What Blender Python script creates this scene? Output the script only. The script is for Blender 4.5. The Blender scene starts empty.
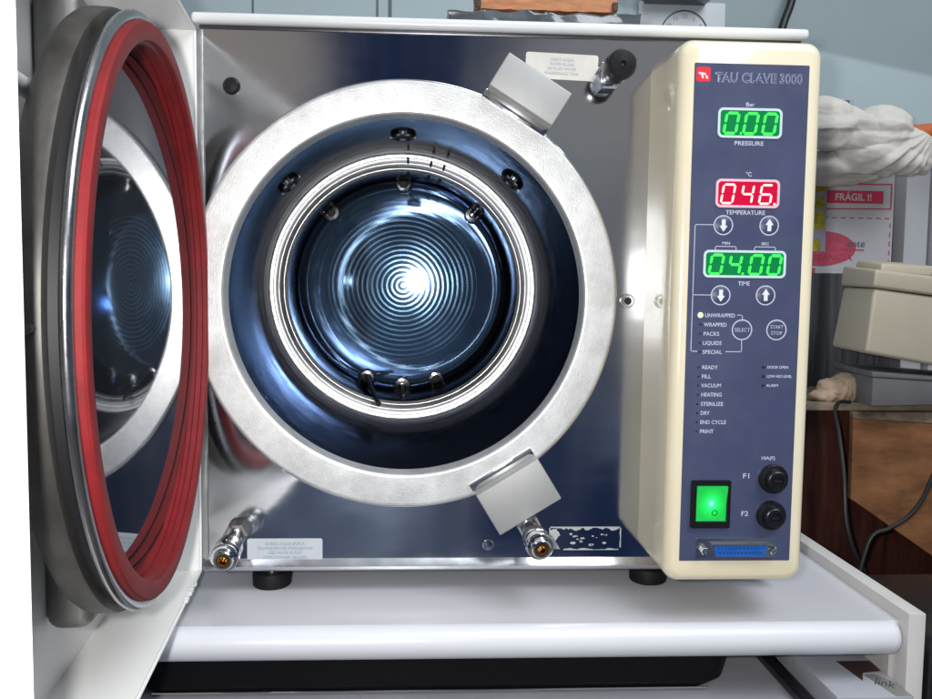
import bpy, bmesh, math, random
from mathutils import Vector, Matrix, noise
random.seed(7)
SC = bpy.context.scene
COL = SC.collection
S = 0.01            # everything below is written in centimetres
PI = math.pi

# ------------------------------------------------------------------ materials
def srgb(c):
    return tuple((x/12.92 if x <= .04045 else ((x+.055)/1.055)**2.4) for x in c)

MATS = {}
def mat(name, col, rough=.5, metal=0, bump=0, bscale=200, var=0, vscale=20, rvar=0, emit=None, estr=0,
        coat=0, stretch=(1, 1, 1), spec=.5, bdetail=3, aniso=0, sss=0):
    """Principled material: colour variation, roughness variation and bump, all from noise in metres."""
    m = bpy.data.materials.new(name); m.use_nodes = True
    nt = m.node_tree; n = nt.nodes; l = nt.links
    b = n['Principled BSDF']
    b.inputs['Base Color'].default_value = (*col, 1)
    b.inputs['Roughness'].default_value = rough
    b.inputs['Metallic'].default_value = metal
    b.inputs['Specular IOR Level'].default_value = spec
    b.inputs['Coat Weight'].default_value = coat
    if aniso: b.inputs['Anisotropic'].default_value = aniso
    if emit:
        b.inputs['Emission Color'].default_value = (*emit, 1)
        b.inputs['Emission Strength'].default_value = estr
    if var or rvar or bump:
        tc = n.new('ShaderNodeTexCoord'); mp = n.new('ShaderNodeMapping')
        mp.inputs['Scale'].default_value = stretch
        l.new(tc.outputs['Object'], mp.inputs['Vector'])
    if var or rvar:
        t = n.new('ShaderNodeTexNoise'); t.inputs['Scale'].default_value = vscale; t.inputs['Detail'].default_value = 6
        t.inputs['Roughness'].default_value = .62
        l.new(mp.outputs[0], t.inputs['Vector'])
    if var:
        r = n.new('ShaderNodeMapRange'); r.inputs[1].default_value = .3; r.inputs[2].default_value = .7
        r.inputs[3].default_value = 1-var; r.inputs[4].default_value = 1+var*.5
        l.new(t.outputs['Fac'], r.inputs[0])
        mx = n.new('ShaderNodeMix'); mx.data_type = 'RGBA'; mx.blend_type = 'MULTIPLY'
        mx.inputs[0].default_value = 1; mx.inputs[6].default_value = (*col, 1)
        l.new(r.outputs[0], mx.inputs[7]); l.new(mx.outputs[2], b.inputs['Base Color'])
    if rvar:
        r2 = n.new('ShaderNodeMapRange'); r2.inputs[1].default_value = .3; r2.inputs[2].default_value = .72
        r2.inputs[3].default_value = max(.01, rough-rvar); r2.inputs[4].default_value = rough+rvar
        l.new(t.outputs['Fac'], r2.inputs[0]); l.new(r2.outputs[0], b.inputs['Roughness'])
    if bump:
        t2 = n.new('ShaderNodeTexNoise'); t2.inputs['Scale'].default_value = bscale; t2.inputs['Detail'].default_value = bdetail
        l.new(mp.outputs[0], t2.inputs['Vector'])
        bp = n.new('ShaderNodeBump'); bp.inputs['Strength'].default_value = bump; bp.inputs['Distance'].default_value = .0005
        l.new(t2.outputs['Fac'], bp.inputs['Height']); l.new(bp.outputs[0], b.inputs['Normal'])
    MATS[name] = m
    return m

WHITE = mat('white_enamel', (.74, .75, .76), .32, bump=.06, bscale=900, var=.06, vscale=12, rvar=.06)
DOORW = mat('door_paint', (.80, .80, .79), .38, bump=.10, bscale=700, var=.05, vscale=9)
BENCHG = mat('worktop_laminate', (.56, .56, .60), .25, bump=.04, bscale=600, var=.05, vscale=5)
LIPW = mat('worktop_lip', (.66, .67, .72), .25, bump=.03, bscale=500, var=.03, vscale=5)
SIDEW = mat('side_board', (.54, .52, .51), .5, var=.07, vscale=12)
CREAM = mat('cream_plastic', (.80, .72, .53), .2, bump=.03, bscale=1200, var=.04, vscale=15, rvar=.05, coat=.6)
BLUE = mat('blue_faceplate', (.056, .068, .135), .42, bump=.08, bscale=1500, var=.07, vscale=24, rvar=.12)
LEGEND = mat('legend_print', (.50, .52, .66), .5)
LEGDIM = mat('legend_print_dim', (.23, .24, .36), .5)
FRAMEP = mat('display_surround', (.55, .70, .72), .4)
FRAMER = mat('display_surround_red', (.80, .50, .60), .4)
BLACK = mat('black_plastic', (.008, .008, .010), .3, bump=.05, bscale=900)
RUBBER = mat('black_rubber', (.006, .006, .007), .6, bump=.1, bscale=600, spec=.25)
HOLE = mat('dark_hole', (.004, .004, .006), .6)
CHROME = mat('chrome', (.78, .78, .78), .14, 1, rvar=.05, vscale=120)
BRIGHT = mat('polished_steel', (.82, .82, .84), .07, 1)
DULL = mat('dull_cast_steel', (.52, .52, .52), .42, 1, bump=.35, bscale=260, var=.12, vscale=60, rvar=.08)
LATCHM = mat('machined_block_steel', (.42, .42, .42), .58, .6, bump=.12, bscale=500, var=.06, vscale=40, stretch=(1, 1, .3))
BRASS = mat('brass', (.75, .42, .12), .2, 1)
SATIN = mat('satin_ring_steel', (.40, .40, .42), .26, 1, bump=.2, bscale=120, rvar=.08, var=.15, vscale=30)
DARKST = mat('dark_steel', (.16, .16, .17), .35, 1, var=.15, vscale=40, bump=.1, bscale=200)
RED = mat('red_silicone', (.185, .007, .010), .66, bump=.2, bscale=350, var=.25, vscale=50, spec=.4)
PAPER = mat('label_paper', (.62, .60, .56), .6, var=.08, vscale=80)
PAPERB = mat('label_paper_cool', (.52, .55, .58), .55, var=.06, vscale=80)
INKB = mat('label_ink_blue', (.14, .26, .36), .6)
INKG = mat('label_ink_grey', (.24, .25, .34), .6)
WOODC = mat('orange_wood', (.50, .21, .09), .6, var=.4, vscale=40, stretch=(1, 1, 4), bump=.3, bscale=200)
BOARD = mat('brown_plywood', (.185, .082, .034), .8, var=.6, vscale=22, stretch=(.7, 1, 1.8), bump=.8, bscale=140, bdetail=8, spec=.2)
REDWOOD = mat('red_brown_board', (.065, .020, .014), .4, var=.8, vscale=22, stretch=(3.2, 3, .35), bump=.2, bscale=50)
LEDGE = mat('plywood_edge', (.22, .17, .12), .6, var=.4, vscale=40, stretch=(1, 1, 3))
CARTON = mat('carton_board', (.44, .44, .46), .7, var=.06, vscale=25, bump=.05, bscale=200)
CRED = mat('carton_red_print', (.50, .035, .075), .6, var=.15, vscale=60)
CPINK = mat('carton_pink_print', (.48, .07, .12), .6, var=.25, vscale=60)
YTAPE = mat('yellow_tape', (.45, .38, .02), .4, var=.5, vscale=120)
CLOTH = mat('white_cotton', (.60, .57, .53), .9, bump=.25, bscale=700, var=.12, vscale=30)
RAG = mat('beige_rag', (.45, .33, .24), .9, bump=.3, bscale=500, var=.3, vscale=60)
ORANGE = mat('orange_tube', (.50, .12, .035), .4, var=.1, vscale=60)
CREAMBOX = mat('cream_case', (.46, .41, .32), .5, var=.05, vscale=20)
GREYBOX = mat('grey_case', (.13, .13, .135), .5, var=.15, vscale=20)
POST = mat('white_post', (.42, .43, .46), .6, var=.08, vscale=10)
DGREY = mat('dark_grey_cloth', (.060, .062, .070), .8, var=.4, vscale=12, stretch=(3, 1, .4))
CABLE = mat('black_cable', (.008, .008, .009), .45)
WRAPM = mat('shrink_wrap_grey', (.11, .12, .14), .16, bump=1.0, bscale=45, var=.75, vscale=30, bdetail=6, coat=.5)
PLATE = mat('timer_plate', (.50, .54, .56), .5, var=.05)
INKD = mat('dark_ink', (.06, .07, .08), .6)
DBROWN = mat('dark_brown_print', (.05, .028, .022), .6)
TRAY = mat('black_tray', (.004, .004, .005), .5, rvar=.1, vscale=20, spec=.15)
CABW = mat('cabinet_top_grey', (.38, .38, .42), .4, var=.12, vscale=15)
FLOORM = mat('floor_tile', (.16, .15, .14), .5, var=.2, vscale=3)
GSEG = mat('green_led_segment', (.05, .6, .08), .4, emit=(.03, 1, .06), estr=1.05)
GDIM = mat('green_led_window', (.0, .10, .03), .3, emit=(.0, .22, .05), estr=.62)
RSEG = mat('red_led_segment', (.9, .5, .4), .4, emit=(1, .62, .52), estr=1.3)
RDIM = mat('red_led_window', (.25, .0, .02), .3, emit=(.60, .0, .035), estr=.75)
LEDON = mat('lit_yellow_green_led', (.6, .8, .3), .3, emit=(.75, 1, .35), estr=1.4)
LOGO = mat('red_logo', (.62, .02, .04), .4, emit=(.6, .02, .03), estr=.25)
LOGOT = mat('logo_mark', (.85, .75, .75), .4)
DBLUE = mat('blue_connector', (.01, .10, .42), .4, var=.2, vscale=200)
TRANS = mat('blue_tint_paper', (.40, .36, .35), .5)
STICK = mat('worn_label', (.45, .46, .48), .6, var=.1, vscale=90)

def steel_panel_material():
    m = mat('mirror_steel_panel', (.74, .75, .78), .17, 1)
    n = m.node_tree.nodes; l = m.node_tree.links; b = n['Principled BSDF']
    tc = n.new('ShaderNodeTexCoord')
    mp = n.new('ShaderNodeMapping'); mp.inputs['Scale'].default_value = (14, 14, 5)
    l.new(tc.outputs['Object'], mp.inputs[0])
    sm = n.new('ShaderNodeTexNoise'); sm.inputs['Scale'].default_value = 1; sm.inputs['Detail'].default_value = 7
    l.new(mp.outputs[0], sm.inputs[0])
    r = n.new('ShaderNodeMapRange'); r.inputs[1].default_value = .35; r.inputs[2].default_value = .7
    r.inputs[3].default_value = .05; r.inputs[4].default_value = .17
    l.new(sm.outputs['Fac'], r.inputs[0]); l.new(r.outputs[0], b.inputs['Roughness'])
    mp2 = n.new('ShaderNodeMapping'); mp2.inputs['Scale'].default_value = (9, 9, 30)
    l.new(tc.outputs['Object'], mp2.inputs[0])
    w = n.new('ShaderNodeTexNoise'); w.inputs['Scale'].default_value = 1; w.inputs['Detail'].default_value = 2
    l.new(mp2.outputs[0], w.inputs[0])
    bp = n.new('ShaderNodeBump'); bp.inputs['Strength'].default_value = .06; bp.inputs['Distance'].default_value = .003
    l.new(w.outputs['Fac'], bp.inputs['Height'])
    # sparse hairline scratches
    mp3 = n.new('ShaderNodeMapping'); mp3.inputs['Scale'].default_value = (60, 60, 900); mp3.inputs['Rotation'].default_value = (0, .03, 0)
    l.new(tc.outputs['Object'], mp3.inputs[0])
    s = n.new('ShaderNodeTexNoise'); s.inputs['Scale'].default_value = 1; s.inputs['Detail'].default_value = 4
    l.new(mp3.outputs[0], s.inputs[0])
    bp2 = n.new('ShaderNodeBump'); bp2.inputs['Strength'].default_value = .018; bp2.inputs['Distance'].default_value = .0004
    l.new(s.outputs['Fac'], bp2.inputs['Height']); l.new(bp.outputs[0], bp2.inputs['Normal'])
    l.new(bp2.outputs[0], b.inputs['Normal'])
    return m
STEEL = steel_panel_material()

def ring_material():
    m = mat('cast_aluminium_rim', (.80, .80, .80), .36, .62)
    n = m.node_tree.nodes; l = m.node_tree.links; b = n['Principled BSDF']
    tc = n.new('ShaderNodeTexCoord')
    v = n.new('ShaderNodeTexVoronoi'); v.inputs['Scale'].default_value = 900
    t = n.new('ShaderNodeTexNoise'); t.inputs['Scale'].default_value = 620; t.inputs['Detail'].default_value = 5
    t3 = n.new('ShaderNodeTexNoise'); t3.inputs['Scale'].default_value = 30; t3.inputs['Detail'].default_value = 9; t3.inputs['Roughness'].default_value = .72
    for q in (v, t, t3): l.new(tc.outputs['Object'], q.inputs['Vector'])
    a = n.new('ShaderNodeMath'); a.operation = 'ADD'; l.new(t.outputs['Fac'], a.inputs[0]); l.new(v.outputs['Distance'], a.inputs[1])
    bp = n.new('ShaderNodeBump'); bp.inputs['Strength'].default_value = .35; bp.inputs['Distance'].default_value = .00014
    l.new(a.outputs[0], bp.inputs['Height']); l.new(bp.outputs[0], b.inputs['Normal'])
    r = n.new('ShaderNodeMapRange'); r.inputs[1].default_value = .3; r.inputs[2].default_value = .7
    r.inputs[3].default_value = .62; r.inputs[4].default_value = .97
    l.new(t3.outputs['Fac'], r.inputs[0])
    l.new(r.outputs[0], b.inputs['Base Color'])
    return m
RIM = ring_material()

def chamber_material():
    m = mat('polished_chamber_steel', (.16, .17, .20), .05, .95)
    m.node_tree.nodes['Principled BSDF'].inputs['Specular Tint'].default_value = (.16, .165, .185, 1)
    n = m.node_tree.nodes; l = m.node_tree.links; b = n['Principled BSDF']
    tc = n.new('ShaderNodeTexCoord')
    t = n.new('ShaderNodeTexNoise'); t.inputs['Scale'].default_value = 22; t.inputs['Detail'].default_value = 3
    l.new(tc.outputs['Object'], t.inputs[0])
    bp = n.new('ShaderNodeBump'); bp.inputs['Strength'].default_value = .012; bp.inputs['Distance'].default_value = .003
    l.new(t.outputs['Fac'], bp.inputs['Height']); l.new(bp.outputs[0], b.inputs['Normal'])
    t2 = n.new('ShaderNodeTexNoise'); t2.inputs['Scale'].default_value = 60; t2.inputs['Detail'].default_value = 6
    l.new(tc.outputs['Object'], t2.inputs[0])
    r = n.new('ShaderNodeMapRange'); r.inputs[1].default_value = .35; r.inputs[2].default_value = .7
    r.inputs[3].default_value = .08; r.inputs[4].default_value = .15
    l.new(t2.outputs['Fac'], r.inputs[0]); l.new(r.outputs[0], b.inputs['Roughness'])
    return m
CHAM = chamber_material()

def back_disc_material():
    """lathe-turned end plate: concentric dotted tool marks in blue heat-tinted steel (object origin = disc centre)"""
    m = mat('turned_end_plate', (.16, .26, .40), .16, .72)
    n = m.node_tree.nodes; l = m.node_tree.links; b = n['Principled BSDF']
    tc = n.new('ShaderNodeTexCoord'); sx = n.new('ShaderNodeSeparateXYZ'); l.new(tc.outputs['Object'], sx.inputs[0])
    def M(op, a, b_=None, c=None):
        q = n.new('ShaderNodeMath'); q.operation = op
        for i, v in enumerate((a, b_, c)):
            if v is None: continue
            if isinstance(v, (int, float)): q.inputs[i].default_value = v
            else: l.new(v, q.inputs[i])
        return q.outputs[0]
    x2 = M('MULTIPLY', sx.outputs[0], sx.outputs[0]); z2 = M('MULTIPLY', sx.outputs[2], sx.outputs[2])
    r = M('SQRT', M('ADD', x2, z2))
    ang = M('ARCTAN2', sx.outputs[2], sx.outputs[0])
    rw = M('SINE', M('MULTIPLY', r, 2*PI/.0058))          # grooves, 5 mm pitch
    aw = M('SINE', M('MULTIPLY', ang, 170))
    nz = n.new('ShaderNodeTexNoise'); nz.inputs['Scale'].default_value = 26; nz.inputs['Detail'].default_value = 5
    l.new(tc.outputs['Object'], nz.inputs['Vector'])
    dots = M('MULTIPLY', M('GREATER_THAN', rw, .45), M('ADD', M('MULTIPLY', aw, .25), .5))
    dots = M('MULTIPLY', dots, M('LESS_THAN', r, .088))
    dots = M('MULTIPLY', dots, nz.outputs['Fac'])
    cr = n.new('ShaderNodeMix'); cr.data_type = 'RGBA'
    cr.inputs[6].default_value = (.10, .17, .28, 1); cr.inputs[7].default_value = (.30, .58, .85, 1)
    l.new(M('MULTIPLY', dots, 1.3), cr.inputs[0]); l.new(cr.outputs[2], b.inputs['Base Color'])
    bp = n.new('ShaderNodeBump'); bp.inputs['Strength'].default_value = .022; bp.inputs['Distance'].default_value = .0003
    l.new(M('ADD', M('MULTIPLY', M('MULTIPLY', rw, nz.outputs['Fac']), 1.0), M('MULTIPLY', nz.outputs['Fac'], 3.5)), bp.inputs['Height']); l.new(bp.outputs[0], b.inputs['Normal'])
    rr = M('ADD', M('MULTIPLY', dots, .24), .055); l.new(rr, b.inputs['Roughness'])
    return m
DISC = back_disc_material()

def brushed_ring_material():
    """clamp ring of the door: circumferential machining marks (object origin on the lid axis)"""
    m = mat('brushed_clamp_ring', (.085, .08, .075), .5, .6, var=.5, vscale=45, bump=1.0, bscale=90, stretch=(1, 1, .35))
    return m
CLAMP = brushed_ring_material()
MIRROR = mat('lid_mirror', (.28, .29, .32), .04, .93, bump=.22, bscale=11, bdetail=1)

def wall_material():
    m = mat('painted_wall', (.30, .40, .43), .75, bump=.15, bscale=120, var=.07, vscale=5)
    n = m.node_tree.nodes; l = m.node_tree.links; b = n['Principled BSDF']
    # soft step to a darker tone above a slanting line, upper right of the wall
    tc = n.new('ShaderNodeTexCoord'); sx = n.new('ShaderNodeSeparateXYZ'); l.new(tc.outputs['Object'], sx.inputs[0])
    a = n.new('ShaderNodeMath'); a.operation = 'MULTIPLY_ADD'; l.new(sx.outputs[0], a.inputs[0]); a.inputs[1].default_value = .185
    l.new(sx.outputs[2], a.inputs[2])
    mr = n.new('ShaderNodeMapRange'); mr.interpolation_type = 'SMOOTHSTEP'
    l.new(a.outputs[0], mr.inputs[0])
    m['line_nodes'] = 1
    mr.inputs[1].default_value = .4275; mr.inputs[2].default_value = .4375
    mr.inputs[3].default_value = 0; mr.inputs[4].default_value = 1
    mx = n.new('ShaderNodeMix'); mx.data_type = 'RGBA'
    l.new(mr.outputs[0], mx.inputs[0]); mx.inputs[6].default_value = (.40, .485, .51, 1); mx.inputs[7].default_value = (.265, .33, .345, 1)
    t = n.new('ShaderNodeTexNoise'); t.inputs['Scale'].default_value = 7; t.inputs['Detail'].default_value = 6; l.new(tc.outputs['Object'], t.inputs[0])
    r = n.new('ShaderNodeMapRange'); r.inputs[3].default_value = .86; r.inputs[4].default_value = 1.1; l.new(t.outputs['Fac'], r.inputs[0])
    m2 = n.new('ShaderNodeMix'); m2.data_type = 'RGBA'; m2.blend_type = 'MULTIPLY'; m2.inputs[0].default_value = 1
    l.new(mx.outputs[2], m2.inputs[6]); l.new(r.outputs[0], m2.inputs[7]); l.new(m2.outputs[2], b.inputs['Base Color'])
    return m
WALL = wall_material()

def worn_label_material():
    """half peeled sticker: paper left only near the ragged edge (object origin at its centre)"""
    m = mat('peeled_label', (.50, .51, .53), .6)
    n = m.node_tree.nodes; l = m.node_tree.links; b = n['Principled BSDF']
    b.inputs['Roughness'].default_value = .6
    return m

def switch_material():
    m = mat('lit_green_rocker', (.02, .35, .06), .25)
    n = m.node_tree.nodes; l = m.node_tree.links; b = n['Principled BSDF']
    tc = n.new('ShaderNodeTexCoord'); mp = n.new('ShaderNodeMapping')
    mp.inputs['Location'].default_value = (.0002, 0, -.0010); mp.inputs['Scale'].default_value = (95, 0, 80)
    l.new(tc.outputs['Object'], mp.inputs[0])
    g = n.new('ShaderNodeTexGradient'); g.gradient_type = 'SPHERICAL'; l.new(mp.outputs[0], g.inputs[0])
    cr = n.new('ShaderNodeValToRGB'); l.new(g.outputs['Fac'], cr.inputs[0])
    e = cr.color_ramp.elements; e[0].position = 0; e[0].color = (.0, .30, .035, 1); e[1].position = 1; e[1].color = (.55, 1, .95, 1)
    q = cr.color_ramp.elements.new(.45); q.color = (.0, .62, .06, 1)
    q = cr.color_ramp.elements.new(.78); q.color = (.03, .95, .35, 1)
    l.new(cr.outputs[0], b.inputs['Emission Color']); b.inputs['Emission Strength'].default_value = 1.0
    return m
ROCKER = switch_material()

# ------------------------------------------------------------------ mesh helpers (cm)
def bm_new(): return bmesh.new()

def add_box(bm, x0, x1, y0, y1, z0, z1, bev=0, seg=2, M=None):
    r = bmesh.ops.create_cube(bm, size=1)
    vs = r['verts']
    for v in vs:
        v.co = Vector(((x0+x1)/2+v.co.x*(x1-x0), (y0+y1)/2+v.co.y*(y1-y0), (z0+z1)/2+v.co.z*(z1-z0)))
    if bev:
        es = list({e for v in vs for e in v.link_edges})
        out = bmesh.ops.bevel(bm, geom=es, offset=bev, segments=seg, profile=.5, affect='EDGES')
        vs = [v for v in bm.verts if v.is_valid and v in set(out['verts'])] if False else vs
        if M is not None:
            raise ValueError
    elif M is not None:
        for v in vs: v.co = M @ v.co
    return vs

def box_bm(x0, x1, y0, y1, z0, z1, bev=0, seg=2):
    bm = bm_new(); add_box(bm, x0, x1, y0, y1, z0, z1, bev, seg); return bm

def hexa_bm(bot, top, bev=0, seg=2):
    bm = bm_new()
    b = [bm.verts.new(p) for p in bot]; t = [bm.verts.new(p) for p in top]
    bm.faces.new(b[::-1]); bm.faces.new(t)
    n = len(b)
    for i in range(n): bm.faces.new((b[i], b[(i+1) % n], t[(i+1) % n], t[i]))
    bmesh.ops.recalc_face_normals(bm, faces=bm.faces)
    if bev: bmesh.ops.bevel(bm, geom=list(bm.edges), offset=bev, segments=seg, profile=.5, affect='EDGES')
    return bm

def lathe(bm, prof, n=96, M=None, closed=False, a0=0, a1=2*PI, cap0=False, cap1=False):
    """prof = [(r, h)], revolved about local +Z (h along the axis)."""
    full = abs((a1-a0)-2*PI) < 1e-6
    rows = []
    k = n if full else n+1
    for i in range(k):
        a = a0+(a1-a0)*i/n
        rows.append([bm.verts.new((r*math.cos(a), r*math.sin(a), h)) for r, h in prof])
    m = len(prof)
    for i in range(n):
        A = rows[i]; B = rows[(i+1) % k]
        for j in range(m if closed else m-1):
            q = (A[j], B[j], B[(j+1) % m], A[(j+1) % m])
            try: bm.faces.new(q)
            except ValueError: pass
    if cap0: bm.faces.new([rows[i][0] for i in range(k)][::-1])
    if cap1: bm.faces.new([rows[i][-1] for i in range(k)])
    vs = [v for row in rows for v in row]
    if M is not None:
        for v in vs: v.co = M @ v.co
    return vs

def axis_m(p, d):
    """matrix carrying local +Z to direction d at point p"""
    d = Vector(d).normalized()
    return Matrix.Translation(p) @ d.to_track_quat('Z', 'Y').to_matrix().to_4x4()

def tube(bm, pts, r, n=12, cap=True):
    pts = [Vector(p) for p in pts]
    rings = []
    a = None
    for i, p in enumerate(pts):
        d = (pts[min(i+1, len(pts)-1)]-pts[max(i-1, 0)]).normalized()
        if a is None:
            up = Vector((0, 0, 1)); a = d.cross(up if abs(d.dot(up)) < .9 else Vector((1, 0, 0)))
        a = (a-d*a.dot(d)).normalized(); b = d.cross(a)          # carried along, so the section never flips
        rings.append([bm.verts.new(p+(a*math.cos(2*PI*k/n)+b*math.sin(2*PI*k/n))*r) for k in range(n)])
    for A, B in zip(rings, rings[1:]):
        for k in range(n): bm.faces.new((A[k], A[(k+1) % n], B[(k+1) % n], B[k]))
    if cap: bm.faces.new(rings[0][::-1]); bm.faces.new(rings[-1])

def smooth_path(pts, k=8):
    pts = [Vector(p) for p in pts]; out = []
    for i in range(len(pts)-1):
        p0 = pts[max(i-1, 0)]; p1 = pts[i]; p2 = pts[i+1]; p3 = pts[min(i+2, len(pts)-1)]
        for j in range(k):
            t = j/k
            out.append(.5*((2*p1)+(-p0+p2)*t+(2*p0-5*p1+4*p2-p3)*t*t+(-p0+3*p1-3*p2+p3)*t**3))
    out.append(pts[-1]); return out

def poly(bm, pts, y, back=0.03):
    """flat plate facing -y from an outline of (x, z)"""
    f = [bm.verts.new((x, y, z)) for x, z in pts]; g = [bm.verts.new((x, y+back, z)) for x, z in pts]
    n = len(pts); bm.faces.new(f); bm.faces.new(g[::-1])
    for i in range(n): bm.faces.new((f[i], g[i], g[(i+1) % n], f[(i+1) % n]))
    bmesh.ops.recalc_face_normals(bm, faces=bm.faces)

def rrect(x0, x1, z0, z1, r, n=6):
    out = []
    for cx, cz, a in ((x1-r, z1-r, 0), (x0+r, z1-r, 90), (x0+r, z0+r, 180), (x1-r, z0+r, 270)):
        for i in range(n+1):
            t = math.radians(a+90*i/n); out.append((cx+r*math.cos(t), cz+r*math.sin(t)))
    return out

def circ(cx, cz, r, n=40): return [(cx+r*math.cos(2*PI*i/n), cz+r*math.sin(2*PI*i/n)) for i in range(n)]

def annulus(bm, outer, inner, y, back=.03):
    """frame between two outlines with the same number of points"""
    n = len(outer)
    v = [[bm.verts.new((p[0], yy, p[1])) for p in o] for o in (outer, inner) for yy in (y, y+back)]
    of, ob, jf, jb = v
    for i in range(n):
        k = (i+1) % n
        bm.faces.new((of[i], of[k], jf[k], jf[i])); bm.faces.new((ob[i], jb[i], jb[k], ob[k]))
        bm.faces.new((of[i], ob[i], ob[k], of[k])); bm.faces.new((jf[i], jf[k], jb[k], jb[i]))
    bmesh.ops.recalc_face_normals(bm, faces=bm.faces)

WO = {}      # object -> its origin in cm (world)
def link(name, bm, m, parent=None, smooth=True, origin=None, angle=35):
    me = bpy.data.meshes.new(name)
    bmesh.ops.recalc_face_normals(bm, faces=bm.faces)
    if origin is None:
        xs = [v.co for v in bm.verts]
        origin = Vector([(min(c[i] for c in xs)+max(c[i] for c in xs))/2 for i in range(3)])
    origin = Vector(origin)
    for v in bm.verts: v.co = (v.co-origin)*S
    bm.to_mesh(me); bm.free()
    me.materials.append(m)
    if smooth:
        me.polygons.foreach_set('use_smooth', [True]*len(me.polygons))
        try: me.set_sharp_from_angle(angle=math.radians(angle))
        except Exception: pass
    o = bpy.data.objects.new(name, me); COL.objects.link(o)
    WO[o] = origin
    if parent: o.parent = parent; o.location = (origin-WO[parent])*S
    else: o.location = origin*S
    return o

def thing(name, label, cat, loc, group=None):
    o = bpy.data.objects.new(name, None); COL.objects.link(o)
    o.empty_display_size = .05
    WO[o] = Vector(loc); o.location = Vector(loc)*S
    o['label'] = label; o['category'] = cat
    if group: o['group'] = group
    return o
def tag(o, label, cat, group=None):
    o['label'] = label; o['category'] = cat
    if group: o['group'] = group
    return o
def struct(o): o['kind'] = 'structure'; return o

def text(name, s, x, z, h, m, parent, y, align='C', width=None, bold=0, rot=0, shear=0, depth=.004):
    """raised print: text on a plane facing -y, centre height z, cap height h cm"""
    cu = bpy.data.curves.new(name, 'FONT'); cu.body = s; cu.size = h/.70
    cu.align_x = {'C': 'CENTER', 'L': 'LEFT', 'R': 'RIGHT'}[align]; cu.align_y = 'BOTTOM_BASELINE'
    cu.offset = bold; cu.shear = shear; cu.resolution_u = 3
    t = bpy.data.objects.new(name, cu); COL.objects.link(t)
    dg = bpy.context.evaluated_depsgraph_get(); dg.update()
    me0 = bpy.data.meshes.new_from_object(t.evaluated_get(dg))
    bpy.data.objects.remove(t); bpy.data.curves.remove(cu)
    bm = bm_new(); bm.from_mesh(me0); bpy.data.meshes.remove(me0)
    xs = [v.co.x for v in bm.verts]
    sx = 1
    if width: sx = width/(max(xs)-min(xs))
    ca, sa = math.cos(rot), math.sin(rot)
    for v in bm.verts:
        a, b = v.co.x*sx, v.co.y-h/2
        v.co = Vector((x+a*ca-b*sa, y, z+a*sa+b*ca))
    return link(name, bm, m, parent, smooth=False)

# ================================================================== THE AUTOCLAVE
CX, CZ = -1.35, -.88                    # chamber mouth centre
auto = thing('autoclave', 'tabletop steam autoclave with mirror steel front, open round door and lit blue control panel', 'autoclave', (6.4, 20, -24.8))

# --- housing (sides, back, bottom), the white top cover with its rolled front edge
bm = bm_new()
T = .25
for b in ((-17.3, -17.3+T, .35, 45, -22.9, 19.75), (29.9-T, 29.9, .35, 45, -22.9, 19.75), (-17.04, 29.64, 45-T, 44.98, -22.88, 19.73), (-17.04, 29.64, .4, 44.7, -22.9, -22.65)):
    add_box(bm, *b)
link('housing', bm, WHITE, auto, smooth=False)
bm = box_bm(-17.75, 30.25, -.75, 45.3, 19.78, 20.55, .3, 4)
link('top_cover', bm, WHITE, auto)
bm = box_bm(-17.25, 29.85, -.12, .3, 19.45, 19.77, .08, 2)
link('trim_strip', bm, DARKST, auto)

# --- mirror steel front panel with a round opening, small return flange along the bottom
def front_panel():
    bm = bm_new()
    x0, x1, z0, z1 = -17.3, 29.9, -22.05, 19.44
    angs = [2*PI*i/144 for i in range(144)]
    for cx, cz in ((x0, z0), (x0, z1), (x1, z0), (x1, z1)):
        angs.append(math.atan2(cz-CZ, cx-CX) % (2*PI))
    angs = sorted(set(angs))
    inn, mid, out = [], [], []
    for a in angs:
        c, s = math.cos(a), math.sin(a)
        t = min((x1-CX)/c if c > 1e-9 else 1e9, (x0-CX)/c if c < -1e-9 else 1e9, (z1-CZ)/s if s > 1e-9 else 1e9, (z0-CZ)/s if s < -1e-9 else 1e9)
        inn.append(bm.verts.new((CX+14.8*c, 0, CZ+14.8*s)))
        out.append(bm.verts.new((CX+t*c, 0, CZ+t*s)))
    n = len(angs)
    for i in range(n):
        k = (i+1) % n
        bm.faces.new((inn[i], out[i], out[k], inn[k]))
    return bm
p = link('front_panel', front_panel(), STEEL, auto, smooth=False)
# bottom lip: bends forward and under
bm = bm_new()
prof = [(0, -22.05), (-.05, -22.12), (-.30, -22.42), (-.42, -22.62), (-.40, -22.82), (-.25, -22.98), (.6, -23.02)]
rows = [[bm.verts.new((x, y, z)) for y, z in prof] for x in (-17.3, 29.9)]
for j in range(len(prof)-1): bm.faces.new((rows[0][j], rows[1][j], rows[1][j+1], rows[0][j+1]))
link('bottom_lip', bm, mat('satin_lip_steel', (.70, .71, .74), .22, 1, rvar=.06, vscale=40), auto)
# left corner post (folded sheet, duller)
bm = box_bm(-17.45, -16.95, -.22, .1, -22.0, 19.4, .08, 2)
link('corner_trim', bm, DULL, auto)

# --- chamber: mouth rim, polished bore, step standing in for the reflected ring, turned end plate
MC = Matrix.Translation((CX, 0, CZ)) @ Matrix.Rotation(math.radians(1.7), 4, 'Z') @ Matrix.Rotation(math.radians(1.5), 4, 'X') @ Matrix.Rotation(-PI/2, 4, 'X')
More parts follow.
